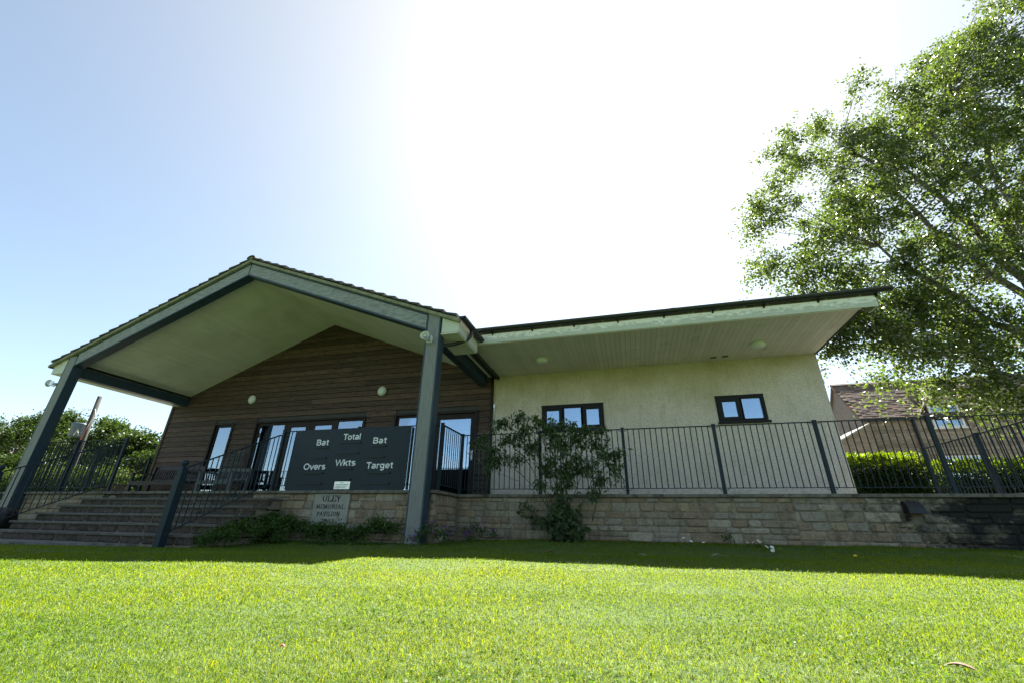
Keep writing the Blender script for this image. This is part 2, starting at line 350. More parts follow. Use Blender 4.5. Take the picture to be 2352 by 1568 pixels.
mb = MB(); mb.box(-140, 140, 7.66, 260, -.6, .40); o = obj('ground', mb, M['pave']); tag(o, 'raised ground behind the retaining walls', kind='structure')
mb = MB(); mb.box(-13.4, -3.12, 6.62, 9.38, .404, .497); mb.box(-3.12, 9.2, 7.66, 9.38, .404, .497)
o = obj('terrace', mb, M['pave']); tag(o, 'raised paved terrace along the front of the pavilion', kind='structure')
# low hills far behind the viewpoint (only seen mirrored in the window glass)
hx = np.linspace(-300, 300, 50); hv = []; hf = []
for i, x in enumerate(hx):
    h = 9+5*math.sin(x*.021)+3*math.sin(x*.07+1)+1.2*math.sin(x*.31)
    hv += [(x, -240, -.6), (x, -262, h), (x, -300, h+6)]
for i in range(len(hx)-1): hf += [(3*i, 3*i+3, 3*i+4, 3*i+1), (3*i+1, 3*i+4, 3*i+5, 3*i+2)]
o = link('hills', MB().add(hv, hf).mesh('hills'), M['hill']); tag(o, 'low wooded hills across the field', kind='structure')
# concrete strip at the foot of the steps
pv = [(-14.5,4.15),(-12,4.2),(-10,4.35),(-8.6,4.5),(-7.6,4.72),(-7.0,4.9),(-6.9,5.25),(-14.5,5.25)]
z0 = -.318; mb = MB(); n = len(pv)
mb.add([(x,y,z0) for x,y in pv]+[(x,y,z0-.1) for x,y in pv], [tuple(range(n))]+[(i,(i+n),(i+1)%n+n,(i+1)%n) for i in range(n)])
o = obj('path', mb, M['concrete']); tag(o, 'worn concrete strip at the foot of the steps', kind='structure')

# ------------------------------------------------------------------ pavilion
XC, SL = -8.12, .405
YW = 9.4
def soff(x): return 5.40 - SL*abs(x-XC)
pav = thing('pavilion', (-5, 9.4, .5), 'long single storey pavilion with brown boarded gable and cream roughcast wing', 'pavilion')
openings = [(-11.55,-10.86,.5,2.58), (-10.06,-6.55,.5,2.57), (-5.68,-4.72,.5,2.57), (-4.62,-3.44,.5,2.57)]
XL, XJ, XR = -13.43, -3.06, 3.97
GA = .146
row = 0; z = .50
shade = 0
while z < 5.42:
    z1 = min(z+GA, 5.40)
    if z1 - z < .03: break
    segs = [(XL, XJ-.06)]
    for a, b, c, d in openings:
        if z < d-.02 and z1 > c+.02:
            ns = []
            for s0, s1 in segs:
                if b <= s0 or a >= s1: ns.append((s0, s1)); continue
                if a-s0 > .05: ns.append((s0, a))
                if s1-b > .05: ns.append((b, s1))
            segs = ns
    # butt joints
    fin = []
    for s0, s1 in segs:
        if s1-s0 > 5:
            j = s0 + (s1-s0)*random.uniform(.3,.7); fin += [(s0, j-.002), (j+.002, s1)]
        else: fin.append((s0, s1))
    for s0, s1 in fin:
        def lim(x, zz):   # clip to under the soffit
            w = (5.40-zz)/SL
            return max(XC-w, min(XC+w, x))
        a0, a1, b1, b0 = lim(s0,z), lim(s1,z), lim(s1,z1), lim(s0,z1)
        if a1-a0 < .04 and b1-b0 < .04: continue
        t0 = .030+random.uniform(0,.007); t1 = .010; g = random.uniform(.005,.011)
        mb = MB()
        vs = [(a0,YW-t0,z+g),(a1,YW-t0,z+g),(b1,YW-t1,z1+.002),(b0,YW-t1,z1+.002),(a0,YW+.01,z+g),(a1,YW+.01,z+g),(b1,YW+.01,z1+.002),(b0,YW+.01,z1+.002)]
        mb.add(vs, [(0,1,2,3),(4,7,6,5),(0,4,5,1),(3,2,6,7),(1,5,6,2),(0,3,7,4)])
        obj('cladding_board', mb, M['wood'], pav)
    z = z1; row += 1
mb = MB(); mb.box(XL-.028, XL+.05, YW-.05, YW+.03, .5, soff(XL)); obj('corner_board', mb, M['wood'], pav)
mb = MB(); mb.box(XJ-.058, XJ-.002, YW-.052, YW+.03, .5, 3.37); obj('corner_board', mb, M['frame'], pav)
# backing wall with openings
mb = MB(); xs = [XL]+[v for o_ in openings for v in o_[:2]]+[XJ]
for i in range(0, len(xs), 2): mb.box(xs[i]+.001, xs[i+1], YW+.015, YW+.2, .45, 2.57)
mb.prism([(XL,2.575),(XJ,2.575),(XJ,soff(XJ)-.01),(XC,5.39),(XL,soff(XL)-.01)], YW+.015, YW+.2)
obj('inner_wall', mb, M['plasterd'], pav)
# side and back walls, floor of the hall (side wall has a window)
mb = MB(); mb.box(XL-.02, XL+.18, YW+.21, 11.35, .45, 3.25); mb.box(XL-.02, XL+.18, 12.7, 16, .45, 3.25); mb.box(XL-.02, XL+.18, 11.35, 12.7, .45, 1.6); mb.box(XL-.02, XL+.18, 11.35, 12.7, 2.62, 3.25)
obj('side_wall', mb, M['wood'], pav)
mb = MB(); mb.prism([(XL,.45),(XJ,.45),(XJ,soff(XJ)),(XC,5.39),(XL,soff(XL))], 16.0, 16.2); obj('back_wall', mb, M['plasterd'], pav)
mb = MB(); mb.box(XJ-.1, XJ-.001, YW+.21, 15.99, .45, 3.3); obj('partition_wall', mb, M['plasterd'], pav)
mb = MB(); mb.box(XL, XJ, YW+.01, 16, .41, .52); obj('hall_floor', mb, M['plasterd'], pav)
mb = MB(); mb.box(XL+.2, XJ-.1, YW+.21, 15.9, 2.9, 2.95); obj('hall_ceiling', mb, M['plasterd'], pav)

def glaze(parent, x0, x1, z0, z1, y=YW+.03, fr=.045, fm='frame', depth=.06, name='window'):
    """one framed pane: frame is the part, glass its sub-part"""
    mb = MB(); d0, d1 = y-depth/2, y+depth/2
    mb.box(x0, x0+fr, d0, d1, z0, z1); mb.box(x1-fr, x1, d0, d1, z0, z1)
    mb.box(x0+fr, x1-fr, d0, d1, z1-fr, z1); mb.box(x0+fr, x1-fr, d0, d1, z0, z0+fr)
    f = obj(name, mb, M[fm], parent)
    mb = MB(); mb.box(x0+fr-.003, x1-fr+.003, y-.008, y+.008, z0+fr-.003, z1-fr+.003)
    obj('pane', mb, M['glass'], f)
    return f
def surround(x0, x1, z0, z1, w, y0=YW-.055, y1=YW+.02, fm='frame'):
    mb = MB(); mb.box(x0, x0+w, y0, y1, z0, z1); mb.box(x1-w, x1, y0, y1, z0, z1); mb.box(x0+w, x1-w, y0, y1, z1-w, z1)
    obj('opening_frame', mb, M[fm], pav)
surround(-11.56, -10.85, .5, 2.59, .05); glaze(pav, -11.505, -10.9, .52, 2.535, fr=.06)
surround(-10.07, -6.54, .5, 2.58, .05)
glaze(pav, -10.015, -9.04, .52, 2.525, fr=.06)
glaze(pav, -7.44, -6.595, .52, 2.525, fr=.05)
for (a, b, g) in ((-9.035,-8.25,.145), (-8.245,-7.445,.13)):
    d = glaze(pav, a, b, .52, 2.525, fr=g, depth=.05, name='door'); 
surround(-5.69, -4.71, .5, 2.58, .05); glaze(pav, -5.635, -4.765, .52, 2.525, fr=.045)
surround(-4.63, -3.43, .5, 2.58, .06)
d = glaze(pav, -4.565, -3.495, .52, 2.515, fr=.125, depth=.05, name='door')
mb = MB(); mb.box(-3.575, -3.535, YW-.012, YW+.004, 1.4, 1.62); mb.tube([(-3.555,YW-.01,1.55),(-3.555,YW-.05,1.55),(-3.67,YW-.05,1.55)], .009, 8)
obj('door_handle', mb, M['chrome'], d)
# wing walls (roughcast) round the two windows
w1 = (-1.86,-.44,1.99,2.585); w2 = (1.89,2.82,2.03,2.59)
mb = MB(); ys = (YW, YW+.28); zt = 3.40
mb.box(XJ, w1[0], *ys, .42, zt); mb.box(w1[0], w1[1], *ys, .42, w1[2]); mb.box(w1[0], w1[1], *ys, w1[3], zt)
mb.box(w1[1], w2[0], *ys, .42, zt); mb.box(w2[0], w2[1], *ys, .42, w2[2]); mb.box(w2[0], w2[1], *ys, w2[3], zt)
mb.box(w2[1], XR, *ys, .42, zt); mb.box(XR-.28, XR-.0005, YW+.2805, 17, .42, zt); mb.box(XJ, XR-.29, 16.7, 17, .42, zt)
obj('roughcast_wall', mb, M['cream'], pav)
mb = MB(); mb.box(XJ+.01, XR-.3, YW+.3, 16.6, 2.95, 3.0); mb.box(XJ+.01, XR-.3, YW+1.2, YW+1.3, .42, 2.94); obj('room_lining', mb, M['plasterd'], pav)
def wing_window(w, panes):
    x0, x1, z0, z1 = w; yy = YW+.04; mb = MB(); fr = .05
    mb.box(x0+.001, x0+fr, yy-.05, yy+.03, z0+.001, z1-.001); mb.box(x1-fr, x1-.001, yy-.05, yy+.03, z0+.001, z1-.001)
    mb.box(x0+fr, x1-fr, yy-.05, yy+.03, z1-fr, z1-.001); mb.box(x0+fr, x1-fr, yy-.05, yy+.03, z0+.001, z0+fr)
    for k in range(len(panes)-1):
        xm = .5*(panes[k][1]+panes[k+1][0]); mb.box(xm-.022, xm+.022, yy-.05, yy+.03, z0+fr, z1-fr)
    f = obj('window_frame', mb, M['frame_b'], pav)
    for k, (a, b, sash) in enumerate(panes):
        mb = MB(); s = .075 if sash else .014; y0, y1 = yy-.062, yy-.004
        a0, b0, c0, d0 = a-s, b+s, z0+fr+.004, z1-fr-.004
        mb.box(a0, a, y0, y1, c0, d0); mb.box(b, b0, y0, y1, c0, d0)
        ss = .06 if sash else .012
        mb.box(a, b, y0, y1, d0-ss, d0); mb.box(a, b, y0, y1, c0, c0+ss)
        obj('sash', mb, M['frame_b'], f)
        mb = MB(); mb.box(a-.003, b+.003, yy-.03, yy-.02, c0+ss-.003, d0-ss+.003); obj('pane', mb, M['glass'], f)
        mb = MB(); mb.box(a-.003, b+.003, yy+.05, yy+.055, c0, d0); obj('blind', mb, M['blind'], f)
    mb = MB(); mb.box(x0-.02, x1+.03, YW-.06, YW-.002, z0-.028, z0+.012); obj('sill', mb, M['frame_b'], f)
    mb = MB(); mb.box(x0-.006, x1+.006, YW-.016, YW-.001, z1-.004, z1+.014); obj('head_trim', mb, M['frame_b'], f)
wing_window(w1, [(-1.745,-1.455,True), (-1.335,-.955,False), (-.83,-.555,True)])
wing_window(w2, [(2.01,2.28,True), (2.39,2.745,False)])

# ---- gable canopy: rake beams, posts, soffit boards
YB = 6.28
def rakepoly(x0, x1, top, bot):
    return [(x0, top-SL*abs(x0-XC)), (x1, top-SL*abs(x1-XC)), (x1, bot-SL*abs(x1-XC)), (x0, bot-SL*abs(x0-XC))]
PL, PR = (-12.97,-12.69), (-3.40,-3.12)
for (x0, x1) in ((PL[1]+.002, XC-.006), (XC+.006, PR[0]-.002)):
    mb = MB(); e = .012
    mb.prism(rakepoly(x0, x1, 5.53, 5.505), YB-.004, YB+.20); mb.prism(rakepoly(x0, x1, 5.225, 5.195), YB-.004, YB+.20); mb.prism(rakepoly(x0, x1, 5.504, 5.226), YB+.10, YB+.115)
    b = obj('rake_beam', mb, M['steel'], pav)
    mb = MB(); mb.prism(rakepoly(x0+.012, x1-.012, 5.497, 5.232), YB, YB+.098); obj('timber_face', mb, M['rake_wood'], b)
def post(x0, x1, zb):
    mb = MB(); t = 3.60 if x0 < -8 else 3.62
    mb.box(x0, x0+.02, YB-.004, YB+.2, zb, t); mb.box(x1-.02, x1, YB-.004, YB+.2, zb, t); mb.box(x0+.02, x1-.02, YB+.10, YB+.118, zb, t)
    b = obj('canopy_post', mb, M['steel'], pav)
    mb = MB(); mb.box(x0+.026, x1-.026, YB-.002, YB+.098, zb, t-.002); obj('timber_face', mb, M['beam_wood'], b)
    return b
post(PL[0], PL[1], -.36); post(PR[0], PR[1], -.36)
for x in (-12.93, -3.33):
    mb = MB(); mb.box(x-.09, x+.09, YB+.20, YW-.035, 3.375, 3.40); mb.box(x-.09, x+.09, YB+.20, YW-.035, 3.165, 3.19); mb.box(x-.012, x+.012, YB+.20, YW-.035, 3.19, 3.375)
    mb.box(x-.088, x-.07, YB+.2, YW-.04, 3.19, 3.375); mb.box(x+.07, x+.088, YB+.2, YW-.04, 3.19, 3.375)
    obj('eaves_beam', mb, M['steel'], pav)
# soffit boards of the gable, parallel to the ridge
gs = .098; ca = math.cos(math.atan(SL)); step = gs*ca
for side in (-1, 1):
    x = 0.0
    while x < 4.74:
        xa, xb = x, min(x+step, 4.75); g = .008
        p0, p1 = XC+side*(xa+g*.5), XC+side*(xb-g*.5)
        mb = MB(); mb.prism([(p0, 5.40-SL*xa), (p1, 5.40-SL*xb), (p1, 5.416-SL*xb), (p0, 5.416-SL*xa)], YB+.19, YW-.03)
        obj('soffit_board', mb, M['soffit'], pav); x += step
mb = MB(); mb.prism([(XC-5.2, 5.418-SL*5.2), (XC, 5.418), (XC+5.2, 5.418-SL*5.2), (XC+5.2, 5.50-SL*5.2), (XC, 5.50), (XC-5.2, 5.50-SL*5.2)], YB+.22, 16.2)
obj('roof_deck', mb, M['back'], pav)
# boxed eaves left and right
mb = MB(); mb.prism([(-3.10,3.20),(-2.76,3.20),(-2.76,3.49),(-3.10,3.60)], YB+.02, 7.30); obj('eaves_box', mb, M['fascia'], pav)
mb = MB(); mb.box(-3.24, -2.775, YB+.03, 7.31, 3.178, 3.198); obj('eaves_soffit', mb, M['soffit'], pav)
mb = MB(); mb.prism([(-13.42,3.20),(-12.99,3.20),(-12.99,3.56),(-13.42,3.42)], YB+.02, 16.2); obj('eaves_box', mb, M['fascia'], pav)
# verge cement and tiles
for side in (-1, 1):
    mb = MB(); e = XC+side*5.38
    mb.prism([(XC, 5.536), (e, 5.536-SL*5.38), (e, 5.60-SL*5.38), (XC, 5.60)], YB-.055, YB+.03); obj('verge_strip', mb, M['verge'], pav)
TG = .285*ca; nt_ = 20
def tile_mb(w, h=.034):
    """one tile lying on a slope facing +x; lower edge at x=L"""
    mb = MB(); L = TG+.05
    # slight camber across, thicker nose
    n = 4; vs = []; fs = []
    for i in range(n+1):
        y = w*i/n; c = .010*math.sin(math.pi*i/n)
        vs += [(0, y, c), (L, y, c-SL*L+.020), (0, y, c+h-.018), (L, y, c+h-SL*L+.034)]
    for i in range(n):
        a = 4*i; fs += [(a, a+4, a+5, a+1), (a+2, a+3, a+7, a+6), (a+1, a+5, a+7, a+3), (a, a+2, a+6, a+4)]
    fs += [(0, 1, 3, 2), (4*n, 4*n+2, 4*n+3, 4*n+1)]
    return mb.add(vs, fs)
tm = tile_mb(.295).mesh('roof_tile'); tm.materials.append(M['roof_tile'])
for side in (-1, 1):
    for r_ in range(nt_):
        for k in range(2):
            xo = r_*TG*1.0; 
            o = link('roof_tile', tm, None, pav, (XC+side*xo, YB-.07+k*.30 + (.3 if side < 0 else 0) + random.uniform(-.006,.006), 5.612-SL*xo+random.uniform(0,.008)))
            o.rotation_euler = (0, random.uniform(-.012,.012), 0 if side > 0 else math.pi)
    mb = MB()
    for r_ in range(nt_):
        xo = r_*TG; L = TG+.05; a = XC+side*xo; b = XC+side*(xo+L); z_ = 5.612-SL*xo
        mb.prism([(a, z_), (b, z_-SL*L+.02), (b, z_-SL*L+.066), (a, z_+.018)], YB+.54, 16.4)
    o = obj('tile_courses', mb, M['roof_tile'], pav); o['kind'] = 'stuff'
rm = MB(); n = 8; vs = []; fs = []
for i in range(n+1):
    a = math.pi*(i/n); 
    for y in (0, .43): vs += [(-.12*math.cos(a), y, .085*math.sin(a)), (-.10*math.cos(a), y, .068*math.sin(a))]
for i in range(n):
    a = 4*i; fs += [(a, a+2, a+6, a+4), (a+1, a+5, a+7, a+3), (a, a+4, a+5, a+1), (a+2, a+3, a+7, a+6)]
rm.add(vs, fs); rme = rm.mesh('ridge_tile'); rme.materials.append(M['roof_tile'])
for k in range(8): link('ridge_tile', rme, None, pav, (XC, YB-.075+k*.44, 5.615+random.uniform(0,.008)))
mb = MB(); mb.prism([(XC-.10,5.60),(XC+.10,5.60),(XC,5.675)], YB-.06, YB+.02); obj('ridge_mortar', mb, M['verge'], pav)
# ---- wing eaves
YFx = 7.33; FX0, FX1 = -2.90, 4.19
mb = MB(); mb.box(FX0, FX1, YFx, YFx+.022, 3.385, 3.665); mb.box(FX0, FX0+.02, YFx+.022, 7.62, 3.385, 3.60); mb.prismx([(YFx+.022,3.385),(YFx+.3,3.40),(YFx+.3,3.76),(YFx+.022,3.665)], FX1-.025, FX1-.001)
obj('fascia_board', mb, M['fascia'], pav)
x = -3.2
while x < 3.94:
    mb = MB(); mb.box(x+.0025, min(x+.0965, 3.955), YFx+.024, YW+.0, 3.392, 3.406); obj('soffit_board', mb, M['soffit_w'], pav); x += .0985
mb = MB(); mb.box(3.957, 3.985, YFx+.024, 16.9, 3.375, 3.60); obj('verge_trim', mb, M['back'], pav)
mb = MB(); mb.box(-3.2, 3.955, YFx+.026, YFx+.06, 3.375, 3.391); obj('soffit_trim', mb, M['soffit_w'], pav)
mb = MB(); mb.prismx([(7.27,3.70),(11.9,5.35),(16.6,3.6),(16.6,3.5),(11.9,5.2),(7.36,3.52)], -3.0, FX1+.02); obj('wing_roof', mb, M['roof_tile'], pav)
gp = [(.066*math.cos(t), .070*math.sin(t)) for t in np.linspace(math.pi, 2*math.pi, 9)]; gi = [(.052*math.cos(t), .052*math.sin(t)) for t in np.linspace(2*math.pi, math.pi, 9)]
def gutter(along, a, b, c0, c1, nm='gutter'):
    mb = MB()
    pts = [(p[0]+c0, p[1]+c1) for p in gp+gi]
    if along == 'x': mb.prismx(pts, a, b)
    else: mb.prism(pts, a, b)
    for e in (a, b-.006):
        if along == 'x': mb.prismx([(p[0]+c0, p[1]+c1) for p in gp], e, e+.006)
        else: mb.prism([(p[0]+c0, p[1]+c1) for p in gp], e, e+.006)
    return obj(nm, mb, M['gutter'], pav)
g1 = gutter('x', -2.78, 4.40, YFx-.066, 3.672)
for k in range(9):
    x = -2.45+k*.83; mb = MB(); mb.prismx([(YFx-.002,3.60),(YFx-.002,3.545),(YFx-.03,3.565),(YFx-.09,3.597),(YFx-.09,3.604)], x-.014, x+.014); obj('gutter_bracket', mb, M['gutter'], g1)
for x in (.98, 3.0): mb = MB(); mb.prismx([(YFx-.066+p[0]*1.12, 3.672+p[1]*1.12) for p in gp], x, x+.09); obj('gutter_union', mb, M['gutter'], g1)
g2 = gutter('y', YB-.03, 7.9, -2.69, 3.475)
g3 = gutter('y', YB-.03, 16.2, -13.50, 3.42)
mb = MB(); mb.tube([(-2.69,6.75,3.42),(-2.70,6.75,3.30),(-2.76,6.74,3.22),(-3.0,6.68,3.13),(-3.22,6.56,3.06),(-3.26,6.53,2.9),(-3.26,6.53,.42)], .034, 10); obj('downpipe', mb, M['gutter'], pav, smooth=True)

# ------------------------------------------------------------------ lights, speakers, vents fixed to the pavilion
def round_lamp(x, y, z, label, down=False):
    t = thing('round_lamp', (x, y, z), label, 'lamp', 'round opal lamps on the pavilion')
    if down:
        mb = MB().lathe([(.135,0),(.135,-.05),(.128,-.06)], (x,y,z), 'z', 28); obj('lamp_rim', mb, M['lamp'], t, True)
        mb = MB().lathe([(.125,-.058),(.12,-.075),(.10,-.09),(.05,-.10),(.004,-.102)], (x,y,z), 'z', 28); obj('diffuser', mb, M['lamp'], t, True)
    else:
        mb = MB().lathe([(.128,0),(.128,-.04),(.118,-.055),(.108,-.05)], (x,y,z), 'y', 28); obj('lamp_rim', mb, M['horn'], t, True)
        mb = MB().lathe([(.108,-.05),(.098,-.068),(.07,-.082),(.03,-.088),(.003,-.089)], (x,y,z), 'y', 28); obj('diffuser', mb, M['lamp'], t, True)
round_lamp(-10.42, YW-.03, 3.24, 'round white lamp on the brown boards, left of the pair')
round_lamp(-6.16, YW-.03, 3.22, 'round white lamp on the brown boards, nearer the grey centre post')
round_lamp(2.68, 8.55, 3.391, 'round white lamp under the wing eaves near its right end', True)
round_lamp(-1.66, 8.45, 3.391, 'round white lamp under the wing eaves above the three-pane window', True)
for i, (x, y) in enumerate(((1.96, 9.13), (2.19, 9.12))):
    t = thing('soffit_vent', (x, y, 3.36), ('left' if i == 0 else 'right')+' one of two small slatted vents in the wing soffit', 'vent', 'soffit vents')
    mb = MB(); mb.box(x-.075, x+.075, y-.05, y+.05, 3.384, 3.39); obj('vent_frame', mb, M['soffit_w'], t)
    for k in range(4): mb = MB(); mb.box(x-.06, x+.06, y-.038+k*.022, y-.028+k*.022, 3.374, 3.3835); obj('slat', mb, M['trellis'], t)
for i, (x, y, lab) in enumerate(((.39, 8.22, 'small white sensor on the wing soffit between the two round lamps'), (-2.72, 9.1, 'small white sensor on the wing soffit beside the brown gable'))):
    mb = MB().lathe([(.022,0),(.022,-.012),(.012,-.022),(.002,-.024)], (x,y,3.391), 'z', 14); tag(obj('sensor', mb, M['chrome'], smooth=True), lab, 'sensor')
def horn(x, y, z, ang, label):
    t = thing('horn_speaker', (x, y, z), label, 'loudspeaker', 'horn loudspeakers on the canopy posts')
    Rm = Matrix.Rotation(ang, 4, 'Z') @ Matrix.Rotation(R(-8), 4, 'X'); o3 = Vector((x, y, z))
    def xf(mb):
        mb.v = [tuple(o3 + (Rm @ Vector(v))) for v in mb.v]; return mb
    obj('horn_bell', xf(MB().lathe([(.022,0),(.028,-.04),(.045,-.085),(.074,-.12),(.086,-.125),(.082,-.117),(.04,-.075),(.022,-.04)], (0,0,0), 'y', 24)), M['horn'], t, True)
    obj('horn_centre', xf(MB().lathe([(.02,-.05),(.02,-.105),(.014,-.112),(.003,-.114)], (0,0,0), 'y', 16)), M['lamp'], t, True)
    obj('driver', xf(MB().lathe([(.022,.0),(.036,.01),(.038,.06),(.025,.07)], (0,0,0), 'y', 16)), M['horn'], t, True)
    obj('bracket', xf(MB().box(-.012,.09,.02,.045,-.06,-.045).box(.078,.09,-.02,.06,-.06,.06)), M['chrome'], t)
horn(-3.32, YB-.10, 3.055, 0.15, 'pale horn loudspeaker on the grey centre post')
horn(-13.13, YB+.02, 2.93, -1.25, 'pale horn loudspeaker on the left corner post')
mb = MB(); mb.box(XJ+.02, XJ+.06, YW-.05, YW-.002, 2.60, 2.69); mb.tube([(XJ+.04,YW-.03,2.60),(XJ+.03,YW-.03,2.5)], .008, 6)
tag(obj('door_sensor', mb, M['chrome']), 'small white alarm sensor at the join of brown boards and cream wall', 'sensor')

# ------------------------------------------------------------------ stone walls
def ston(x0, x1, z0, z1, yf, parent, m, flip=False):
    """irregular walling stone, front towards -Y"""
    w, h = x1-x0, z1-z0; g = .0032; ch = min(.018, h*.2)
    def ring(ins, y, jit):
        a, b, c, d = x0+g+ins, x1-g-ins, z0+g+ins, z1-g-ins; k = min(.28*h, .03)
        pts = [(a+k*random.uniform(.3,1.2),c),(b-k*random.uniform(.3,1.2),c),(b,c+k*random.uniform(.3,1.2)),(b,d-k*random.uniform(.3,1.2)),(b-k*random.uniform(.3,1.2),d),(a+k*random.uniform(.3,1.2),d),(a,d-k*random.uniform(.3,1.2)),(a,c+k*random.uniform(.3,1.2))]
        return [(p[0]+random.uniform(-jit,jit), y+random.uniform(-jit,jit), p[1]+random.uniform(-jit,jit)) for p in pts]
    st = random.getstate(); back = ring(0, yf+.10, 0); random.setstate(st); mid = ring(0, yf+ch*.7, 0); random.setstate(st)
    pr = random.uniform(-.008,.010); fr = ring(ch, yf-pr, .003)
    vs = back+mid+fr; fs = [(i, (i+1)%8, (i+1)%8+8, i+8) for i in range(8)]+[(i+8, (i+1)%8+8, (i+1)%8+16, i+16) for i in range(8)]+[tuple(range(16,24))]
    return vs, fs
def stone_wall(parent, x0, x1, z0, z1, yf, m, hole=None, side=None, hmin=.085, hmax=.15):
    z = z0; cnt = 0
    while z < z1-.03:
        h = random.uniform(hmin, hmax)
        if z1-(z+h) < .06: h = z1-z
        x = x0-random.uniform(0,.1)
        while x < x1:
            w = random.uniform(.16,.42)*(1.3 if random.random() < .2 else 1)
            if x1-(x+w) < .1: w = x1-x
            xa, xb = max(x, x0), x+w; x += w
            zs = [(z, z+h)]
            if h > .12 and random.random() < .16: zs = [(z, z+h*.5), (z+h*.5, z+h)]
            for za, zb in zs:
                if hole and xb > hole[0] and xa < hole[1] and zb > hole[2] and za < hole[3]:
                    ps = [(xa, hole[0]), (hole[1], xb)]
                else: ps = [(xa, xb)]
                for p0, p1 in ps:
                    if p1-p0 < .035: continue
                    vs, fs = ston(p0, p1, za, zb, yf, parent, m)
                    if side is not None:  # map onto a wall along Y: x -> y
                        vs = [(side-(v[1]-yf), v[0], v[2]) for v in vs]
                    o = obj('stone', MB().add(vs, fs), m, parent); cnt += 1
        z += h
    return cnt
def coping(parent, pts, z0, z1, y0, y1, L=.9):
    x0, x1 = pts; n = max(1, round((x1-x0)/L)); w = (x1-x0)/n
    for i in range(n):
        mb = MB(); mb.box(x0+i*w+.002, x0+(i+1)*w-.002, y0+random.uniform(-.003,.003), y1, z0, z1+random.uniform(-.002,.002)); obj('coping_slab', mb, M['coping'], parent, bevel=.005)
rw = thing('retaining_wall', (2, 7.5, -.3), 'low coursed stone retaining wall below the cream wing', 'wall')
c1 = stone_wall(rw, -3.04, 2.3, -.34, .462, 7.50, M['stone'])
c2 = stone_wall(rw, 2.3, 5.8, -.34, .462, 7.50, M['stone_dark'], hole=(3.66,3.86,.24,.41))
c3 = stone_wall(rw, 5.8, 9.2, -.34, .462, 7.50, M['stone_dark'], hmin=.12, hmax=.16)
mb = MB(); mb.box(-3.13, 3.2, 7.515, 7.64, -.45, .462); obj('wall_core', mb, M['mortar'], rw)
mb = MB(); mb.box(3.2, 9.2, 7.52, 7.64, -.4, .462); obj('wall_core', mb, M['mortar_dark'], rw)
coping(rw, (-3.06, 9.2), .463, .51, 7.455, 7.66)
fwl = thing('front_wall', (-7, 6.5, -.3), 'low stone wall under the scoreboard with an inscribed plaque', 'wall')
stone_wall(fwl, -6.62, -3.41, -.34, .462, 6.50, M['stone'], hole=(-5.30,-4.58,-.05,.47), hmax=.135)
stone_wall(fwl, -3.12, -3.035, -.34, .462, 6.50, M['stone'])
stone_wall(fwl, -13.45, -10.0, -.36, .462, 6.50, M['stone'], hmax=.15)
stone_wall(fwl, 6.52, 7.44, -.34, .462, 6.50, M['stone'], side=-3.05)
mb = MB(); mb.box(-13.4, -3.10, 6.52, 6.64, -.4, .462); mb.box(-3.14, -3.065, 6.642, 7.513, -.45, .462); obj('wall_core', mb, M['mortar'], fwl)
coping(fwl, (-13.47, -3.41), .463, .51, 6.445, 6.66); 
mb = MB(); mb.box(-3.118, -3.00, 6.45, 6.66, .463, .51); obj('coping_slab', mb, M['coping'], fwl)
mb = MB(); mb.box(-3.20, -3.00, 6.663, 7.452, .463, .51); obj('coping_slab', mb, M['coping'], fwl)
# steps
st = thing('stone_steps', (-8.2, 5.7, -.33), 'broad flight of worn stone steps up to the terrace', 'steps')
for k in range(1, 6):
    yn = 6.455-.29*k - (.03 if k == 1 else .03); zt = .51-.1385*k
    n = 5; w = 4.5/n
    for i in range(n):
        x0 = -10.42+i*w; mb = MB(); mb.box(x0+.002, x0+w-.002, yn, yn+.33, zt-.038, zt+random.uniform(-.003,.003)); obj('tread_slab', mb, M['tread'], st, bevel=.006)
    ys_ = yn+.03
    x = -10.4
    while x < -5.95:
        w = random.uniform(.35,.8); w = min(w, -5.95-x)
        if w < .05: break
        vs, fs = ston(x, x+w, zt-.145, zt-.04, ys_, st, None); obj('riser_stone', MB().add(vs, fs), M['riser'], st); x += w
    mb = MB(); mb.box(-10.38, -5.96, ys_+.012, 6.47, zt-.2, zt-.0385); obj('step_core', mb, M['mortar'], st)
vs_x = -10.4
while vs_x < -6.65:
    w = min(random.uniform(.35,.7), -6.63-vs_x)
    if w < .04: break
    vs, fs = ston(vs_x, vs_x+w, .365, .462, 6.50, st, None); obj('riser_stone', MB().add(vs, fs), M['riser'], st); vs_x += w
# plaque
def cowl():
    t = thing('wall_vent', (3.76, 7.47, .24), 'black hooded vent box projecting from the stone wall', 'vent')
    mb = MB(); mb.add([(3.665,7.46,.405),(3.855,7.46,.405),(3.855,7.38,.33),(3.665,7.38,.33),(3.655,7.36,.25),(3.865,7.36,.25),(3.865,7.5,.25),(3.655,7.5,.25),(3.665,7.5,.41),(3.855,7.5,.41)],
        [(8,9,1,0),(0,1,2,3),(3,2,5,4),(0,3,4,7,8),(1,9,6,5,2)])
    obj('hood', mb, M['black'], t)
    mb = MB(); mb.box(3.69, 3.83, 7.40, 7.50, .245, .262); obj('grille', mb, M['rust'], t)
cowl()

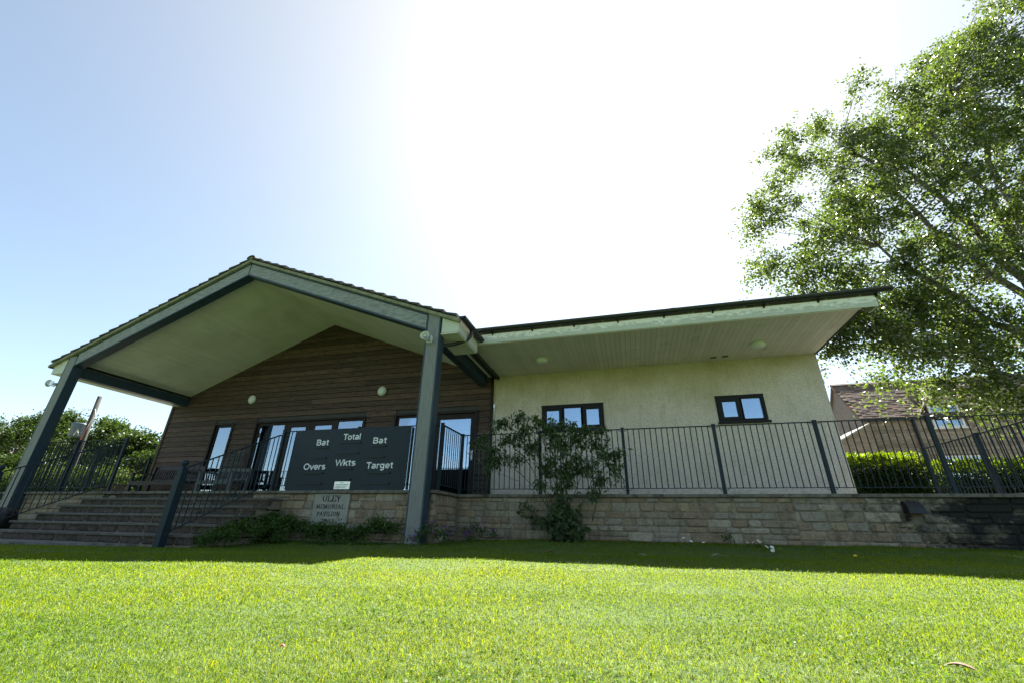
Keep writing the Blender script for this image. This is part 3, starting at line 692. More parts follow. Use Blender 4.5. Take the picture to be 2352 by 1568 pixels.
# ------------------------------------------------------------------ lettering
SF = {  # serif capitals as strokes in a unit box: (x0,y0,x1,y1,weight)
 'U': ([[(.15,1),(.15,.3),(.28,.05),(.5,0),(.72,.05),(.85,.3),(.85,1)]], [(.0,1,.3),(.7,1,1)], .95),
 'L': ([[(.2,0),(.2,1)], [(.2,0),(.85,0),(.9,.22)]], [(.02,1,.38),(.02,0,.3)], .8),
 'E': ([[(.2,0),(.2,1)], [(.2,0),(.8,0),(.85,.2)], [(.2,1),(.78,1),(.82,.82)], [(.2,.52),(.6,.52)]], [(.02,1,.3),(.02,0,.3)], .8),
 'Y': ([[(.5,0),(.5,.45),(.12,1)], [(.5,.45),(.88,1)]], [(0,1,.3),(.72,1,1),(.34,0,.66)], .9),
 'M': ([[(.12,0),(.2,1),(.55,.1),(.9,1),(1.0,0)]], [(0,0,.26),(.86,0,1.14),(.08,1,.24),(.86,1,1.02)], 1.15),
 'O': ([[(.5,0),(.2,.12),(.06,.5),(.2,.88),(.5,1),(.8,.88),(.94,.5),(.8,.12),(.5,0)]], [], 1.0),
 'R': ([[(.2,0),(.2,1)], [(.2,1),(.6,.98),(.75,.76),(.6,.54),(.2,.5)], [(.5,.5),(.95,0)]], [(.02,1,.3),(.02,0,.38)], .9),
 'I': ([[(.25,0),(.25,1)]], [(.08,1,.42),(.08,0,.42)], .5),
 'A': ([[(.08,0),(.5,1),(.92,0)], [(.25,.38),(.76,.38)]], [(0,0,.22),(.78,0,1.05)], 1.0),
 'P': ([[(.2,0),(.2,1)], [(.2,1),(.6,.98),(.78,.75),(.6,.5),(.2,.48)]], [(.02,1,.3),(.02,0,.38)], .82),
 'V': ([[(.1,1),(.5,0),(.9,1)]], [(0,1,.25),(.75,1,1)], .95),
 'N': ([[(.18,0),(.18,1),(.85,0),(.85,1)]], [(.02,0,.34),(.02,1,.25),(.7,1,1)], 1.0),
 '2': ([[(.1,.75),(.2,.95),(.45,1),(.72,.9),(.75,.68),(.1,0),(.85,0),(.88,.18)]], [], .9),
 '0': ([[(.5,0),(.2,.15),(.1,.5),(.2,.85),(.5,1),(.8,.85),(.9,.5),(.8,.15),(.5,0)]], [], .95),
 '3': ([[(.12,.88),(.4,1),(.72,.9),(.74,.66),(.45,.54),(.78,.42),(.8,.14),(.45,0),(.1,.1)]], [], .85)}
def serif_line(mb, text, x0, x1, zb, h, y, lw):
    adv = sum(SF[c][2] for c in text)+.18*(len(text)-1); sc = (x1-x0)/adv; x = x0
    def seg(a, b, w):
        d = Vector((b[0]-a[0], 0, b[1]-a[1])); 
        if d.length < 1e-6: return
        d.normalize(); nrm = Vector((-d.z, 0, d.x))*w*.5; e = d*w*.3
        A = Vector((a[0], 0, a[1]))-e; B = Vector((b[0], 0, b[1]))+e
        q = [A-nrm, B-nrm, B+nrm, A+nrm]
        mb.add([(p.x, y, p.z) for p in q]+[(p.x, y+.004, p.z) for p in q], [(0,1,2,3),(4,7,6,5),(0,4,5,1),(1,5,6,2),(2,6,7,3),(3,7,4,0)])
    for c in text:
        strokes, ser, adw = SF[c]
        for s in strokes:
            for a, b in zip(s[:-1], s[1:]):
                va = abs(b[1]-a[1]) > abs(b[0]-a[0])*.8
                seg((x+a[0]*sc, zb+a[1]*h), (x+b[0]*sc, zb+b[1]*h), lw*(1.25 if va else .7))
        for a, zz, b in ser: seg((x+a*sc, zb+zz*h), (x+b*sc, zb+zz*h), lw*.55)
        x += (adw+.18)*sc
pq = thing('stone_plaque', (-4.94, 6.49, -.04), 'pale inscribed stone plaque reading ULEY MEMORIAL PAVILION set in the wall', 'plaque')
mb = MB(); mb.box(-5.285, -4.59, 6.478, 6.56, -.045, .455); obj('slab', mb, M['plaque'], pq, bevel=.004)
for tx, a, b, zb, h, lw in (('ULEY',-5.115,-4.765,.338,.085,.013), ('MEMORIAL',-5.215,-4.665,.222,.062,.009), ('PAVILION',-5.175,-4.735,.108,.062,.009), ('2003',-5.075,-4.83,-.002,.062,.009)):
    mb = MB(); serif_line(mb, tx, a, b, zb, h, 6.475, lw); obj('inscription', mb, M['ink'], pq)
sb = thing('scoreboard', (-4.78, 6.49, .51), 'dark blue cricket scoreboard with white lettering on the front railing', 'scoreboard')
def rrect(x0, x1, z0, z1, r, n=5):
    p = []
    for cx, cz, a0 in ((x1-r,z1-r,0),(x0+r,z1-r,90),(x0+r,z0+r,180),(x1-r,z0+r,270)):
        for k in range(n+1): a = R(a0+90*k/n); p.append((cx+r*math.cos(a), cz+r*math.sin(a)))
    return p
mb = MB(); mb.prism(rrect(-5.98,-3.60,.512,1.572,.05), 6.50, 6.518); obj('panel', mb, M['board'], sb)
mb = MB(); mb.prism(rrect(-3.585,-3.565,.52,1.55,.004), 6.50, 6.56); obj('hanging_rod', mb, M['black'], sb)
def arc(cx, cy, rx, ry, a0, a1, n=10): return [(cx+rx*math.cos(R(a0+(a1-a0)*k/n)), cy+ry*math.sin(R(a0+(a1-a0)*k/n))) for k in range(n+1)]
SS = {  # bold sans glyphs: stroke centre lines in cap heights, advance
 'B': ([[(.08,.08),(.08,.92),(.34,.92)]+arc(.34,.72,.20,.20,90,-90,8)+[(.08,.52)], [(.34,.52)]+arc(.36,.30,.22,.22,90,-90,8)+[(.08,.08)]], .70),
 'a': ([arc(.27,.52,.19,.145,155,0,8)+[(.46,.40),(.46,.07)], arc(.26,.22,.19,.155,50,360,12)], .62),
 't': ([[(.18,.88),(.18,.22)]+arc(.28,.20,.10,.13,180,290,5), [(.02,.66),(.34,.66)]], .40),
 'T': ([[(.0,.92),(.62,.92)], [(.31,.92),(.31,.0)]], .64),
 'o': ([arc(.28,.365,.22,.295,0,360,20)], .60),
 'l': ([[(.08,1.0),(.08,.0)]], .24),
 'O': ([arc(.40,.5,.33,.43,0,360,26)], .84),
 'v': ([[(.03,.73),(.26,.06),(.49,.73)]], .54),
 'e': ([[(.06,.36),(.50,.36)]+arc(.28,.37,.22,.295,0,315,18)], .60),
 'r': ([[(.08,.73),(.08,.0)], [(.08,.45)]+arc(.30,.45,.22,.21,180,80,6)], .40),
 's': ([arc(.26,.52,.19,.145,35,270,8)+arc(.26,.215,.19,.145,90,-145,8)], .56),
 'W': ([[(.02,1.0),(.24,.06),(.46,.93),(.68,.06),(.90,1.0)]], .95),
 'k': ([[(.08,1.0),(.08,.0)], [(.45,.73),(.10,.33)], [(.22,.45),(.48,.0)]], .54),
 'g': ([arc(.27,.38,.20,.285,0,360,18), [(.49,.73),(.49,-.06)]+arc(.28,-.06,.21,.17,0,-150,8)], .64)}
def text(s, x0, x1, zb, caph):
    adv = sum(SS[c][1] for c in s)-.05; sx = (x1-x0)/adv; x = x0; mb = MB(); lw = .170*caph; q_ = 0
    for c in s:
        for st in SS[c][0]:
            P_ = [Vector((x+p[0]*sx, 0, zb+p[1]*caph)) for p in st]; n = len(P_); q_ += 1; y = 6.4992-.0004*(q_%3)
            clo = (P_[0]-P_[-1]).length < 1e-5; vs = []
            for i in range(n):
                a = P_[i-1] if i else (P_[-2] if clo else P_[0]); b = P_[i+1] if i < n-1 else (P_[1] if clo else P_[-1])
                d1 = (P_[i]-a); d2 = (b-P_[i]); d1 = d1.normalized() if d1.length > 1e-7 else d2.normalized(); d2 = d2.normalized() if d2.length > 1e-7 else d1
                t = (d1+d2).normalized(); nr = Vector((-t.z,0,t.x)); k = min(1.8, 1/max(.35, t.dot(d1)))
                vs += [P_[i]+nr*lw*.5*k, P_[i]-nr*lw*.5*k]
            m_ = len(vs); V2 = [(v.x, y-.004, v.z) for v in vs]+[(v.x, y, v.z) for v in vs]; f = []
            for i in range(n-1):
                a = 2*i; f += [(a, a+1, a+3, a+2), (a, a+2, a+2+m_, a+m_), (a+1, a+1+m_, a+3+m_, a+3)]
            f += [(0, m_, m_+1, 1), (m_-2, m_-1, 2*m_-1, 2*m_-2)]
            mb.add(V2, f)
        x += SS[c][1]*sx
    obj('word', mb, M['letters'], sb)
for s, a, b, zb in (('Bat',-5.485,-5.225,1.285), ('Total',-4.935,-4.575,1.368), ('Bat',-4.315,-4.045,1.285), ('Overs',-5.66,-5.20,.863), ('Wkts',-5.005,-4.595,.918), ('Target',-4.375,-3.86,.862)):
    text(s, a, b, zb, .108)
for a, b, zb in ((-5.50,-5.22,1.24),(-4.99,-4.56,1.315),(-4.32,-4.05,1.235),(-5.49,-5.22,1.06),(-4.99,-4.56,1.13),(-4.33,-4.05,1.055),(-5.66,-5.23,.80),(-4.92,-4.65,.865),(-4.33,-3.90,.79),(-5.65,-5.22,.625),(-4.92,-4.65,.69),(-4.34,-3.90,.615)):
    mb = MB(); mb.box(a, b, 6.482, 6.4995, zb-.005, zb+.005); mb.box(b-.012, b, 6.476, 6.4995, zb-.012, zb+.014); obj('number_hook', mb, M['black'], sb)
mb = MB(); mb.box(-4.95, -4.64, 6.493, 6.4995, .532, .657); pl = obj('sponsor_plate', mb, M['plate'], sb)
for zz, a, b in ((.636,-4.83,-4.78),(.606,-4.92,-4.68),(.58,-4.91,-4.70),(.556,-4.93,-4.72)):
    mb = MB(); x = a
    while x < b: w = random.uniform(.008,.022); mb.box(x, min(x+w,b), 6.490, 6.4928, zz-.006, zz+.004); x += w+.006
    obj('faint_print', mb, M['grey_ink'], pl)

# ------------------------------------------------------------------ railings
BARS = {}
def bar_mesh(h, r=.0082):
    k = round(h, 3)
    if k not in BARS:
        me = MB().tube([(0,0,0),(0,0,h)], r, 8, cap=False).mesh('bar'); me.materials.append(M['rail']); me.polygons.foreach_set('use_smooth', [True]*len(me.polygons)); BARS[k] = me
    return BARS[k]
def railing(label, pts, z0=.51, posts=None, gap=.0925, end=(True, True), cat='railing', zt=1.585, zb=.60):
    """pts: list of (x,y) corners = posts; pickets between, each its own object"""
    t = thing('railing', (pts[0][0], pts[0][1], z0), label, cat)
    for i, (x, y) in enumerate(pts):
        if (i == 0 and not end[0]) or (i == len(pts)-1 and not end[1]): continue
        mb = MB(); mb.box(x-.025, x+.025, y-.025, y+.025, z0, zt+.028); mb.box(x-.03, x+.03, y-.03, y+.03, zt+.028, zt+.034); obj('post', mb, M['rail'], t)
    for (xa, ya), (xb, yb) in zip(pts[:-1], pts[1:]):
        L = math.hypot(xb-xa, yb-ya); ux, uy = (xb-xa)/L, (yb-ya)/L; n = max(1, round(L/gap))
        def rail(zz, hw, th):
            a = (xa+ux*.026, ya+uy*.026); b = (xb-ux*.026, yb-uy*.026); nx_, ny_ = -uy*hw, ux*hw
            mb = MB(); q = [(a[0]+nx_, a[1]+ny_), (a[0]-nx_, a[1]-ny_), (b[0]-nx_, b[1]-ny_), (b[0]+nx_, b[1]+ny_)]
            mb.add([(p[0], p[1], zz) for p in q]+[(p[0], p[1], zz+th) for p in q], [(0,3,2,1),(4,5,6,7),(0,1,5,4),(1,2,6,5),(2,3,7,6),(3,0,4,7)])
            return mb
        obj('top_rail', rail(zt, .02, .012), M['rail'], t); obj('bottom_rail', rail(zb, .016, .010), M['rail'], t)
        for (px, py, s) in ((xa, ya, 1), (xb, yb, -1)):
            for zz, dz in ((zt-.002, -.024), (zb-.002, -.024)):
                mb = MB(); mb.tube([(px+s*ux*.025, py+s*uy*.025, zz+dz), (px+s*ux*.05, py+s*uy*.05, zz+dz*.9), (px+s*ux*.075, py+s*uy*.075, zz)], .005, 6); obj('scroll_bracket', mb, M['rail'], t)
        me = bar_mesh(zt-zb-.010)
        for k in range(1, n):
            link('bar', me, None, t, (xa+ux*L*k/n, ya+uy*L*k/n, zb+.010))
    return t
xs = [-1.54+1.48*k for k in range(8)]
railing('blue grey railing along the stone wall in front of the cream wing', [(-3.06,7.57)]+[(x,7.57) for x in [-1.54]+xs[1:]])
railing('short blue grey return railing beside the centre post, running back', [(-3.06,6.61),(-3.06,7.545)], end=(True, False))
railing('blue grey railing that carries the scoreboard', [(-6.35,6.60),(-4.7,6.60),(-3.09,6.60)], end=(True, False))
railing('blue grey railing on the terrace edge left of the steps', [(-13.38,6.60),(-11.92,6.60),(-10.46,6.60)], gap=.075)
railing('blue grey railing down the left end of the terrace', [(-13.38,6.63),(-13.38,7.9),(-13.38,9.2)], gap=.08, end=(False, True))
railing('blue grey railing running back from the front railing at far right', [(5.88,7.60),(5.88,9.12),(5.88,10.65)], end=(False, True))
def stair_rail(x, label):
    t = thing('stair_railing', (x, 4.87, -.33), label, 'railing')
    y0, y1 = 6.575, 4.93; tz = lambda y: 1.54+(y-6.58)*.494; bz = lambda y: .615+(y-6.5)*.494
    mb = MB(); s = .053
    mb.box(x-s, x+s, 4.87-s, 4.87+s, -.40, .60); mb.box(x-s+.008, x+s-.008, 4.87-s+.008, 4.87+s-.008, .60, .70); 
    mb.add([(x-s+.008,4.87-s+.008,.70),(x+s-.008,4.87-s+.008,.70),(x+s-.008,4.87+s-.008,.70),(x-s+.008,4.87+s-.008,.70),(x,4.87,.745)], [(0,1,4),(1,2,4),(2,3,4),(3,0,4)])
    nw = obj('newel_post', mb, M['rail'], t, bevel=.004)
    mb = MB().lathe([(.004,.715),(.022,.72),(.022,.735),(.036,.745),(.047,.768),(.047,.785),(.038,.808),(.02,.822),(.004,.826)], (x,4.87,0), 'z', 18); obj('ball_finial', mb, M['rail'], nw, True)
    mb = MB(); mb.tube([(x,y1,tz(y1)),(x,y0-.10,tz(y0-.10)),(x,y0-.06,tz(y0-.06)-.002),(x,y0-.02,1.50)], .013, 8); obj('top_rail', mb, M['rail'], t, True)
    mb = MB(); mb.tube([(x,y1,bz(y1)),(x,6.46,bz(6.46)),(x,6.56,.607)], .010, 8); obj('bottom_rail', mb, M['rail'], t, True)
    n = 17
    for k in range(1, n+1):
        y = y1+(y0-y1-.03)*k/(n+.6); h = tz(y)-bz(y)
        me = bar_mesh(round(h-.004, 3)); link('bar', me, None, t, (x, y, bz(y)+.002))
stair_rail(-6.35, 'blue grey handrail on the right side of the steps')
stair_rail(-10.46, 'blue grey handrail on the left side of the steps')

# ------------------------------------------------------------------ benches and trellis
def bench(x0, x1, yb, m, label, slats, seat_z=.93, back_z=1.36):
    t = thing('garden_bench', ((x0+x1)/2, yb-.3, .5), label, 'bench'); yf = yb-.52
    for x in (x0, x1):
        mb = MB(); mb.box(x-.035, x+.035, yf, yf+.06, .5, 1.13); obj('leg', mb, M[m], t)
        mb = MB(); mb.prismx([(yb-.06,.5),(yb,.5),(yb+.06,back_z),(yb+.0,back_z)], x-.035, x+.035); obj('leg', mb, M[m], t)
        mb = MB(); mb.box(x-.04, x+.04, yf-.03, yb+.01, 1.13, 1.16); obj('armrest', mb, M[m], t)
    mb = MB(); mb.box(x0+.036, x1-.036, yf+.005, yf+.04, seat_z-.09, seat_z-.02); obj('seat_rail', mb, M[m], t)
    for k in range(5): mb = MB(); mb.box(x0-.02, x1+.02, yf-.01+k*.095, yf+.07+k*.095, seat_z-.019, seat_z+.003); obj('seat_slat', mb, M[m], t)
    def tilt(z): return yb-.005+(z-.93)*.14
    mb = MB(); mb.prismx([(tilt(back_z-.08),back_z-.08),(tilt(back_z-.08)+.03,back_z-.08),(tilt(back_z)+.03,back_z),(tilt(back_z),back_z)], x0+.036, x1-.036); obj('back_rail', mb, M[m], t)
    mb = MB(); mb.prismx([(tilt(.98),.98),(tilt(.98)+.03,.98),(tilt(1.02)+.03,1.02),(tilt(1.02),1.02)], x0+.036, x1-.036); obj('back_rail', mb, M[m], t)
    n = slats
    for k in range(n):
        x = x0+.08+(x1-x0-.16)*(k+.5)/n
        mb = MB(); mb.prismx([(tilt(1.022),1.022),(tilt(1.022)+.018,1.022),(tilt(back_z-.082)+.018,back_z-.082),(tilt(back_z-.082),back_z-.082)], x-.018, x+.018); obj('back_slat', mb, M[m], t)
bench(-12.95, -11.15, 9.12, 'bench_d', 'dark brown slatted bench against the boards left of the narrow window', 20)
bench(-10.62, -9.6, 9.12, 'bench_g', 'weathered grey slatted bench behind the right stair handrail', 9, .93, 1.28)
def trellis(x0, x1, z0, z1, y, label, g=.085):
    t = thing('trellis', ((x0+x1)/2, y, z0), label, 'trellis')
    n = round((x1-x0)/g); k = round((z1-z0)/g)
    for i in range(n+1): x = x0+(x1-x0)*i/n; mb = MB(); mb.box(x-.009, x+.009, y, y+.008, z0, z1); obj('upright_slat', mb, M['trellis'], t)
    for i in range(k+1): z_ = z0+(z1-z0)*i/k; mb = MB(); mb.box(x0-.012, x1+.012, y-.009, y-.001, z_-.009, z_+.009); obj('cross_slat', mb, M['trellis'], t)
trellis(-10.72, -10.14, 1.30, 1.74, 9.32, 'square green trellis on the boards above the grey bench')
trellis(-3.42, -3.10, .56, 1.72, 9.28, 'tall narrow trellis on the boards right of the glazed door', .105)

# ------------------------------------------------------------------ black sack by the steps
bm_v = []; 
def blob(c, r, seed, n=18, m_=12, squash=(1,1,1), pinch=0.3):
    rs = np.random.default_rng(seed); ph = rs.uniform(0, 6.28, 12); mb = MB()
    for i in range(m_+1):
        th = math.pi*i/m_
        for j in range(n):
            a = 2*math.pi*j/n
            q = 1+pinch*(.35*math.sin(3*a+ph[0])*math.sin(2*th+ph[1])+.3*math.sin(5*a+ph[2]+2*th)+.2*math.sin(7*th+ph[3]+a))*math.sin(th)
            mb.v.append((c[0]+r*squash[0]*q*math.sin(th)*math.cos(a), c[1]+r*squash[1]*q*math.sin(th)*math.sin(a), c[2]+r*squash[2]*q*math.cos(th)))
    for i in range(m_):
        for j in range(n): mb.f.append((i*n+j, (i+1)*n+j, (i+1)*n+(j+1)%n, i*n+(j+1)%n))
    return mb
mb = blob((-10.86, 5.35, -.08), .24, 4, squash=(.95,.9,1.0), pinch=.38)
tag(obj('refuse_sack', mb, M['sack'], smooth=True), 'bulky black sack lying beside the foot of the left handrail', 'sack')

# ------------------------------------------------------------------ leaf builders
def unit(n): v = rng.normal(size=(n,3)); return v/np.linalg.norm(v, axis=1)[:,None]
def leaves(P, size, rel=.62, droop=0.35, flat=0.0, aniso=None):
    """diamond leaves at points P; returns verts, quads, rnd"""
    n = len(P); d = unit(n); d[:,2] -= droop; d /= np.linalg.norm(d, axis=1)[:,None]
    nn = unit(n); nn[:,2] += flat; s = np.cross(d, nn); s /= np.linalg.norm(s, axis=1)[:,None]+1e-9
    L = size*rng.uniform(.7,1.25,n)[:,None]; w = L*rel*.5
    nrm = np.cross(s, d)
    a = P; b = P+d*L*.45+s*w+nrm*w*.25; c = P+d*L; e = P+d*L*.45-s*w+nrm*w*.25
    V = np.stack([a,b,c,e], 1).reshape(-1,3); Fq = np.arange(4*n).reshape(-1,4)
    return V, Fq, np.repeat(np.clip(rng.normal(.45,.25,n),0,1), 4)
def twig_points(centers, rad, ntw, nlf, droop=.5, spread=.035):
    """leaf points along random drooping twigs growing out of clump centres"""
    out = []
    for (c, r) in zip(centers, rad):
        k = max(3, int(ntw*r*r)); d = unit(k); d[:,2] = d[:,2]*.8+.1
        st_ = np.array(c)+unit(k)*r*.25*rng.uniform(.2,1,k)[:,None]; L = r*rng.uniform(.55,1.15,k)
        t = rng.uniform(0,1,(k,nlf))**.8
        p = st_[:,None,:]+d[:,None,:]*(t*L[:,None])[:,:,None]; p[:,:,2] -= droop*(t**2)*L[:,None]
        p += rng.normal(0, spread, p.shape); out.append(p.reshape(-1,3))
    return np.concatenate(out)
def limb(mb, a, b, r0, r1, bend=.15, n=7, sides=7):
    a, b = Vector(a), Vector(b); L = (b-a).length; off = Vector(unit(1)[0])*L*bend; pts = []; rs = []
    for i in range(n+1):
        t = i/n; pts.append(a.lerp(b, t)+off*math.sin(math.pi*t)*.5+Vector(rng.normal(0,.008*L,3))*(1 if 0 < i < n else 0)); rs.append(r0+(r1-r0)*t)
    mb.tube(pts, rs, sides); return pts

# ------------------------------------------------------------------ birch tree at the right
def inpoly(x, z, P):
    c = False; n = len(P)
    for i in range(n):
        x0, z0 = P[i]; x1, z1 = P[i-1]
        if (z0 > z) != (z1 > z) and x < (x1-x0)*(z-z0)/(z1-z0)+x0: c = not c
    return c
bt = thing('birch_tree', (10.2, 11.6, .4), 'tall spreading birch tree rising behind the right end of the wing', 'tree')
PB = [(3.75,7.3),(4.15,8.6),(4.7,9.6),(5.3,10.6),(6.1,11.6),(7.1,12.6),(7.9,11.9),(8.6,12.1),(9.6,12.6),(10.4,13.6),(11.2,15.0),(12.6,16),(14.5,15),(15,9),(14.5,4),(12,2.4),(9.5,2.3),(8,2.4),(6.9,2.9),(5.6,3.7),(4.9,4.5),(4.2,5.6),(3.7,6.4)]
cen = []; rad = []
tries = 0
while len(cen) < 330 and tries < 24000:
    tries += 1
    x, z_ = rng.uniform(3.6,15), rng.uniform(2.6,16); y = rng.uniform(10.0, 13.0)
    if x < 6.6 and not 9.9 < y < 11.3: continue
    if not inpoly(x, z_, PB): continue
    if any((x-c[0])**2+(z_-c[2])**2+((y-c[1])*.8)**2 < .50**2 for c in cen): continue
    cen.append((x, y, z_)); rad.append(rng.uniform(.62,.95))
for c in ((4.5,10.55,4.7),(4.7,10.3,4.25),(4.85,10.8,5.2),(5.1,10.3,4.6),(4.6,10.9,5.0),(5.4,10.5,5.0),(4.5,10.9,4.3),(4.55,11.2,5.2),(4.8,11,5.9),(4.9,10.6,3.9),(5.2,11.4,5.6),(8.4,10.9,2.7),(9.2,11.0,2.3),(8.9,11.2,3.0),(9.8,11,2.6),(5.0,10.6,4.5),(5.3,10.9,5.1),(5.7,10.5,4.3),(5.9,11.0,4.9),(6.3,10.8,4.4),(6.6,11.1,5.2),(5.5,10.7,5.8),(6.1,10.9,5.8),(6.9,10.8,4.6),(7.3,11.0,5.4),(7.6,10.9,4.2),(7.2,11.1,6.2)): cen.append(c); rad.append(.8)
mb = MB(); trunkpts = [(10.2,11.6,.4),(10.15,11.6,2.5),(10.0,11.7,4.6)]
mb.tube(trunkpts, [.24,.20,.17], 12)
mains = [((10.0,11.7,4.6),(8.3,11.4,9.6),.13),((10.0,11.7,4.6),(10.6,11.9,12.5),.13),((10.1,11.6,3.2),(6.9,11.2,6.9),.10),((10.15,11.6,2.6),(6.6,11.0,4.2),.075),((10.05,11.7,4.2),(12.6,12.0,9.5),.10),((10,11.7,4.6),(7.2,11.3,11.0),.085),((10.1,11.6,3.4),(13,11.6,6),.08),((10.0,11.7,4.5),(8.9,11.6,13.0),.08)]
nodes = []
for a, b, r_ in mains:
    ps = limb(mb, a, b, r_, r_*.28, .10, 10, 8)
    for i, p in enumerate(ps[2:]): nodes.append((p, r_*(1-.72*(i+2)/10)))
for c, r_ in zip(cen, rad):
    cv = Vector(c); nb = min(nodes, key=lambda q: (q[0]-cv).length+(.8 if q[0].z > cv.z+.4 else 0))
    if (nb[0]-cv).length > 3.6: pass
    limb(mb, nb[0], cv, min(.03, nb[1]*.55), .006, .12, 5, 5)
    for _ in range(3): limb(mb, cv, cv+Vector(unit(1)[0]*r_*.9)+Vector((0,0,-.15)), .006, .002, .2, 3, 4)
obj('trunk', mb, M['bark'], bt, True)
P = twig_points(cen, rad, 37, 26, droop=.55, spread=.06)
P = P[P[:,2] > 2.0]
V, Fq, rn = leaves(P, .074, .78, .5); o = npmesh('crown', V, Fq, M['birch_leaf'], rn, bt, (10.2,11.6,.4))
print('birch leaves', len(P))

# ------------------------------------------------------------------ trees beyond the left end
def far_tree(x, y, top, w, seed, label, nl=13000, size=.20, light=.45):
    global rng
    rng = np.random.default_rng(seed)
    t = thing('tree', (x, y, .4), label, 'tree', 'trees beyond the left end of the terrace')
    cen = []; rad = []; n = 34
    for i in range(n):
        a = rng.uniform(0, 2*math.pi); u_ = rng.uniform(0,1)
        z_ = .9+(top-1.4)*rng.uniform(0,1)**.8
        rr = w*(1-max(0,(z_-top*.55)/(top*.62))**2)*math.sqrt(u_); cen.append((x+rr*math.cos(a), y+rr*math.sin(a)*.7, z_)); rad.append(rng.uniform(.75,1.25)*w/3.2)
    mb = MB(); mb.tube([(x,y,.3),(x+.1,y,top*.35),(x,y,top*.6)], [.22,.17,.09], 9)
    for c in cen[::2]: limb(mb, (x+.05,y,min(c[2]*.8, top*.5)), c, .06, .015, .12, 5, 5)
    obj('trunk', mb, M['bark_b'], t, True)
    P = twig_points(cen, rad, 24/(w/3.2)**2*nl/13000, 14, droop=.25, spread=.10)
    V, Fq, rn = leaves(P, size, .75, .25); npmesh('crown', V, Fq, M['tree_leaf'], np.clip(rn+light-.45,0,1), t, (x,y,.4))
    return t
tl = [(-45.5,20,6.9,3.6,'leftmost broad tree, cut by the picture edge beyond the corner post', .4),
      (-40.2,19,6.9,3.2,'dark round-topped tree just left of the leaning corner post', .35),
      (-35.0,19.5,6.7,3.0,'mid green tree between the corner post and the utility pole', .5),
      (-31.0,18.5,6.0,2.7,'pale leafy tree right behind the utility pole', .62),
      (-28.3,18.0,5.35,2.2,'feathery olive tree right of the utility pole', .55),
      (-25.6,17.0,4.5,2.1,'lowest rounded tree beside the boarded gable corner', .5),
      (-22.5,15.5,3.3,1.8,'low dark bushy tree behind the dark bench', .42),
      (-27.5,13.8,3.0,2.0,'dark bushy tree close behind the terrace railing', .3),
      (-22.8,12.5,2.4,1.2,'small bushy tree behind the left railing post', .4)]
for i, (x, y, tp, w, lab, li) in enumerate(tl): far_tree(x, y, tp, w, 100+i, lab, light=li, size=.13 if y > 16 else .10, nl=24000)
rng = np.random.default_rng(5)

# ------------------------------------------------------------------ utility pole
up_ = thing('utility_pole', (-21.45, 12, .4), 'wooden utility pole with a grey transformer tank beyond the terrace', 'utility pole')
mb = MB(); mb.tube([(-21.42,12,.3),(-21.5,12,2.5),(-21.62,12,4.78)], [.092,.088,.08], 14); obj('pole', mb, M['pole'], up_, True)
mb = MB().lathe([(.19,3.10),(.23,3.12),(.24,3.5),(.27,3.60),(.25,3.64),(.1,3.66)], (-22.1,12,0), 'z', 22); tk = obj('transformer_tank', mb, M['tank'], up_, True)
mb = MB(); mb.lathe([(.02,3.60),(.04,3.62),(.02,3.66),(.04,3.68),(.02,3.74)], (-22.35,11.95,0), 'z', 10); mb.lathe([(.02,3.62),(.04,3.66),(.02,3.70),(.035,3.74),(.015,3.8)], (-22.2,11.9,0), 'z', 10); obj('insulator', mb, M['black'], tk)
mb = MB(); mb.box(-21.95,-21.55,11.9,11.95,3.2,3.26); mb.box(-21.95,-21.55,11.9,11.95,3.48,3.54); obj('bracket', mb, M['tank'], up_)
mb = MB(); mb.tube([(-21.4,11.84,1.9),(-21.42,11.84,2.9),(-21.36,11.84,3.3),(-21.3,11.84,3.5)], .016, 8); obj('conduit', mb, M['rust'], up_, True)
for q in ([(-22.35,11.95,3.72),(-22.3,11.9,4.05),(-22.0,11.9,4.25),(-21.65,11.95,4.2)], [(-21.3,11.84,3.5),(-21.15,11.84,3.95),(-21.4,11.9,4.2),(-21.6,11.95,4.2)], [(-21.85,11.8,3.1),(-21.75,11.8,3.35),(-21.6,11.82,3.1)]):
    mb = MB(); mb.tube(q, .012, 5); obj('wire', mb, M['horn'], up_)

# ------------------------------------------------------------------ neighbour cottage
ho = thing('cottage', (14, 23.5, .4), 'stone cottage with brown tiled roof beyond the hedge', 'house')
HX0, HX1, HY, EZ = 10.3, 24, 22.0, 4.74
RY, RZ = 23.6, 6.75
def hwall(name, x0, x1, z0, z1, y, holes=(), course=.16):
    """coursed wall built of stone blocks, one row of blocks per course; joined per wall"""
    z_ = z0
    while z_ < z1-.02:
        h = min(course*random.uniform(.8,1.2), z1-z_); x = x0
        mb = MB()
        while x < x1:
            w = min(random.uniform(.25,.6), x1-x)
            if not any(x+w > a and x < b and z_+h > c and z_ < d for a, b, c, d in holes):
                mb.box(x+.006, x+w-.006, y-random.uniform(0,.02), y+.1, z_+.006, z_+h-.006)
            x += w
        if mb.v: obj('stone_course', mb, M['hstone'], ho)
        z_ += h
win = (12.88,13.98,4.17,5.13); win2 = (12.7,14.1,1.9,3.0)
hwall('f', HX0, HX1, 1.6, EZ, HY, (win, win2))
mb = MB(); mb.box(HX0+.02, win[0], HY+.02, HY+.3, .4, EZ); mb.box(win[0], win[1], HY+.02, HY+.3, .4, win2[2]); mb.box(win[0], win[1], HY+.02, HY+.3, win2[3], win[2]); mb.box(win[1], HX1, HY+.02, HY+.3, .4, EZ); mb.box(win[0]-.2,win[1]+.2,HY+.6,HY+.65,1,6)
obj('wall_core', mb, M['hstone'], ho)
mb = MB(); mb.prismx([(HY+.301,.4),(25.2,.4),(25.2,EZ),(RY,RZ-.05),(HY,EZ)], HX0, HX0+.25); obj('gable_wall', mb, M['hgable'], ho)
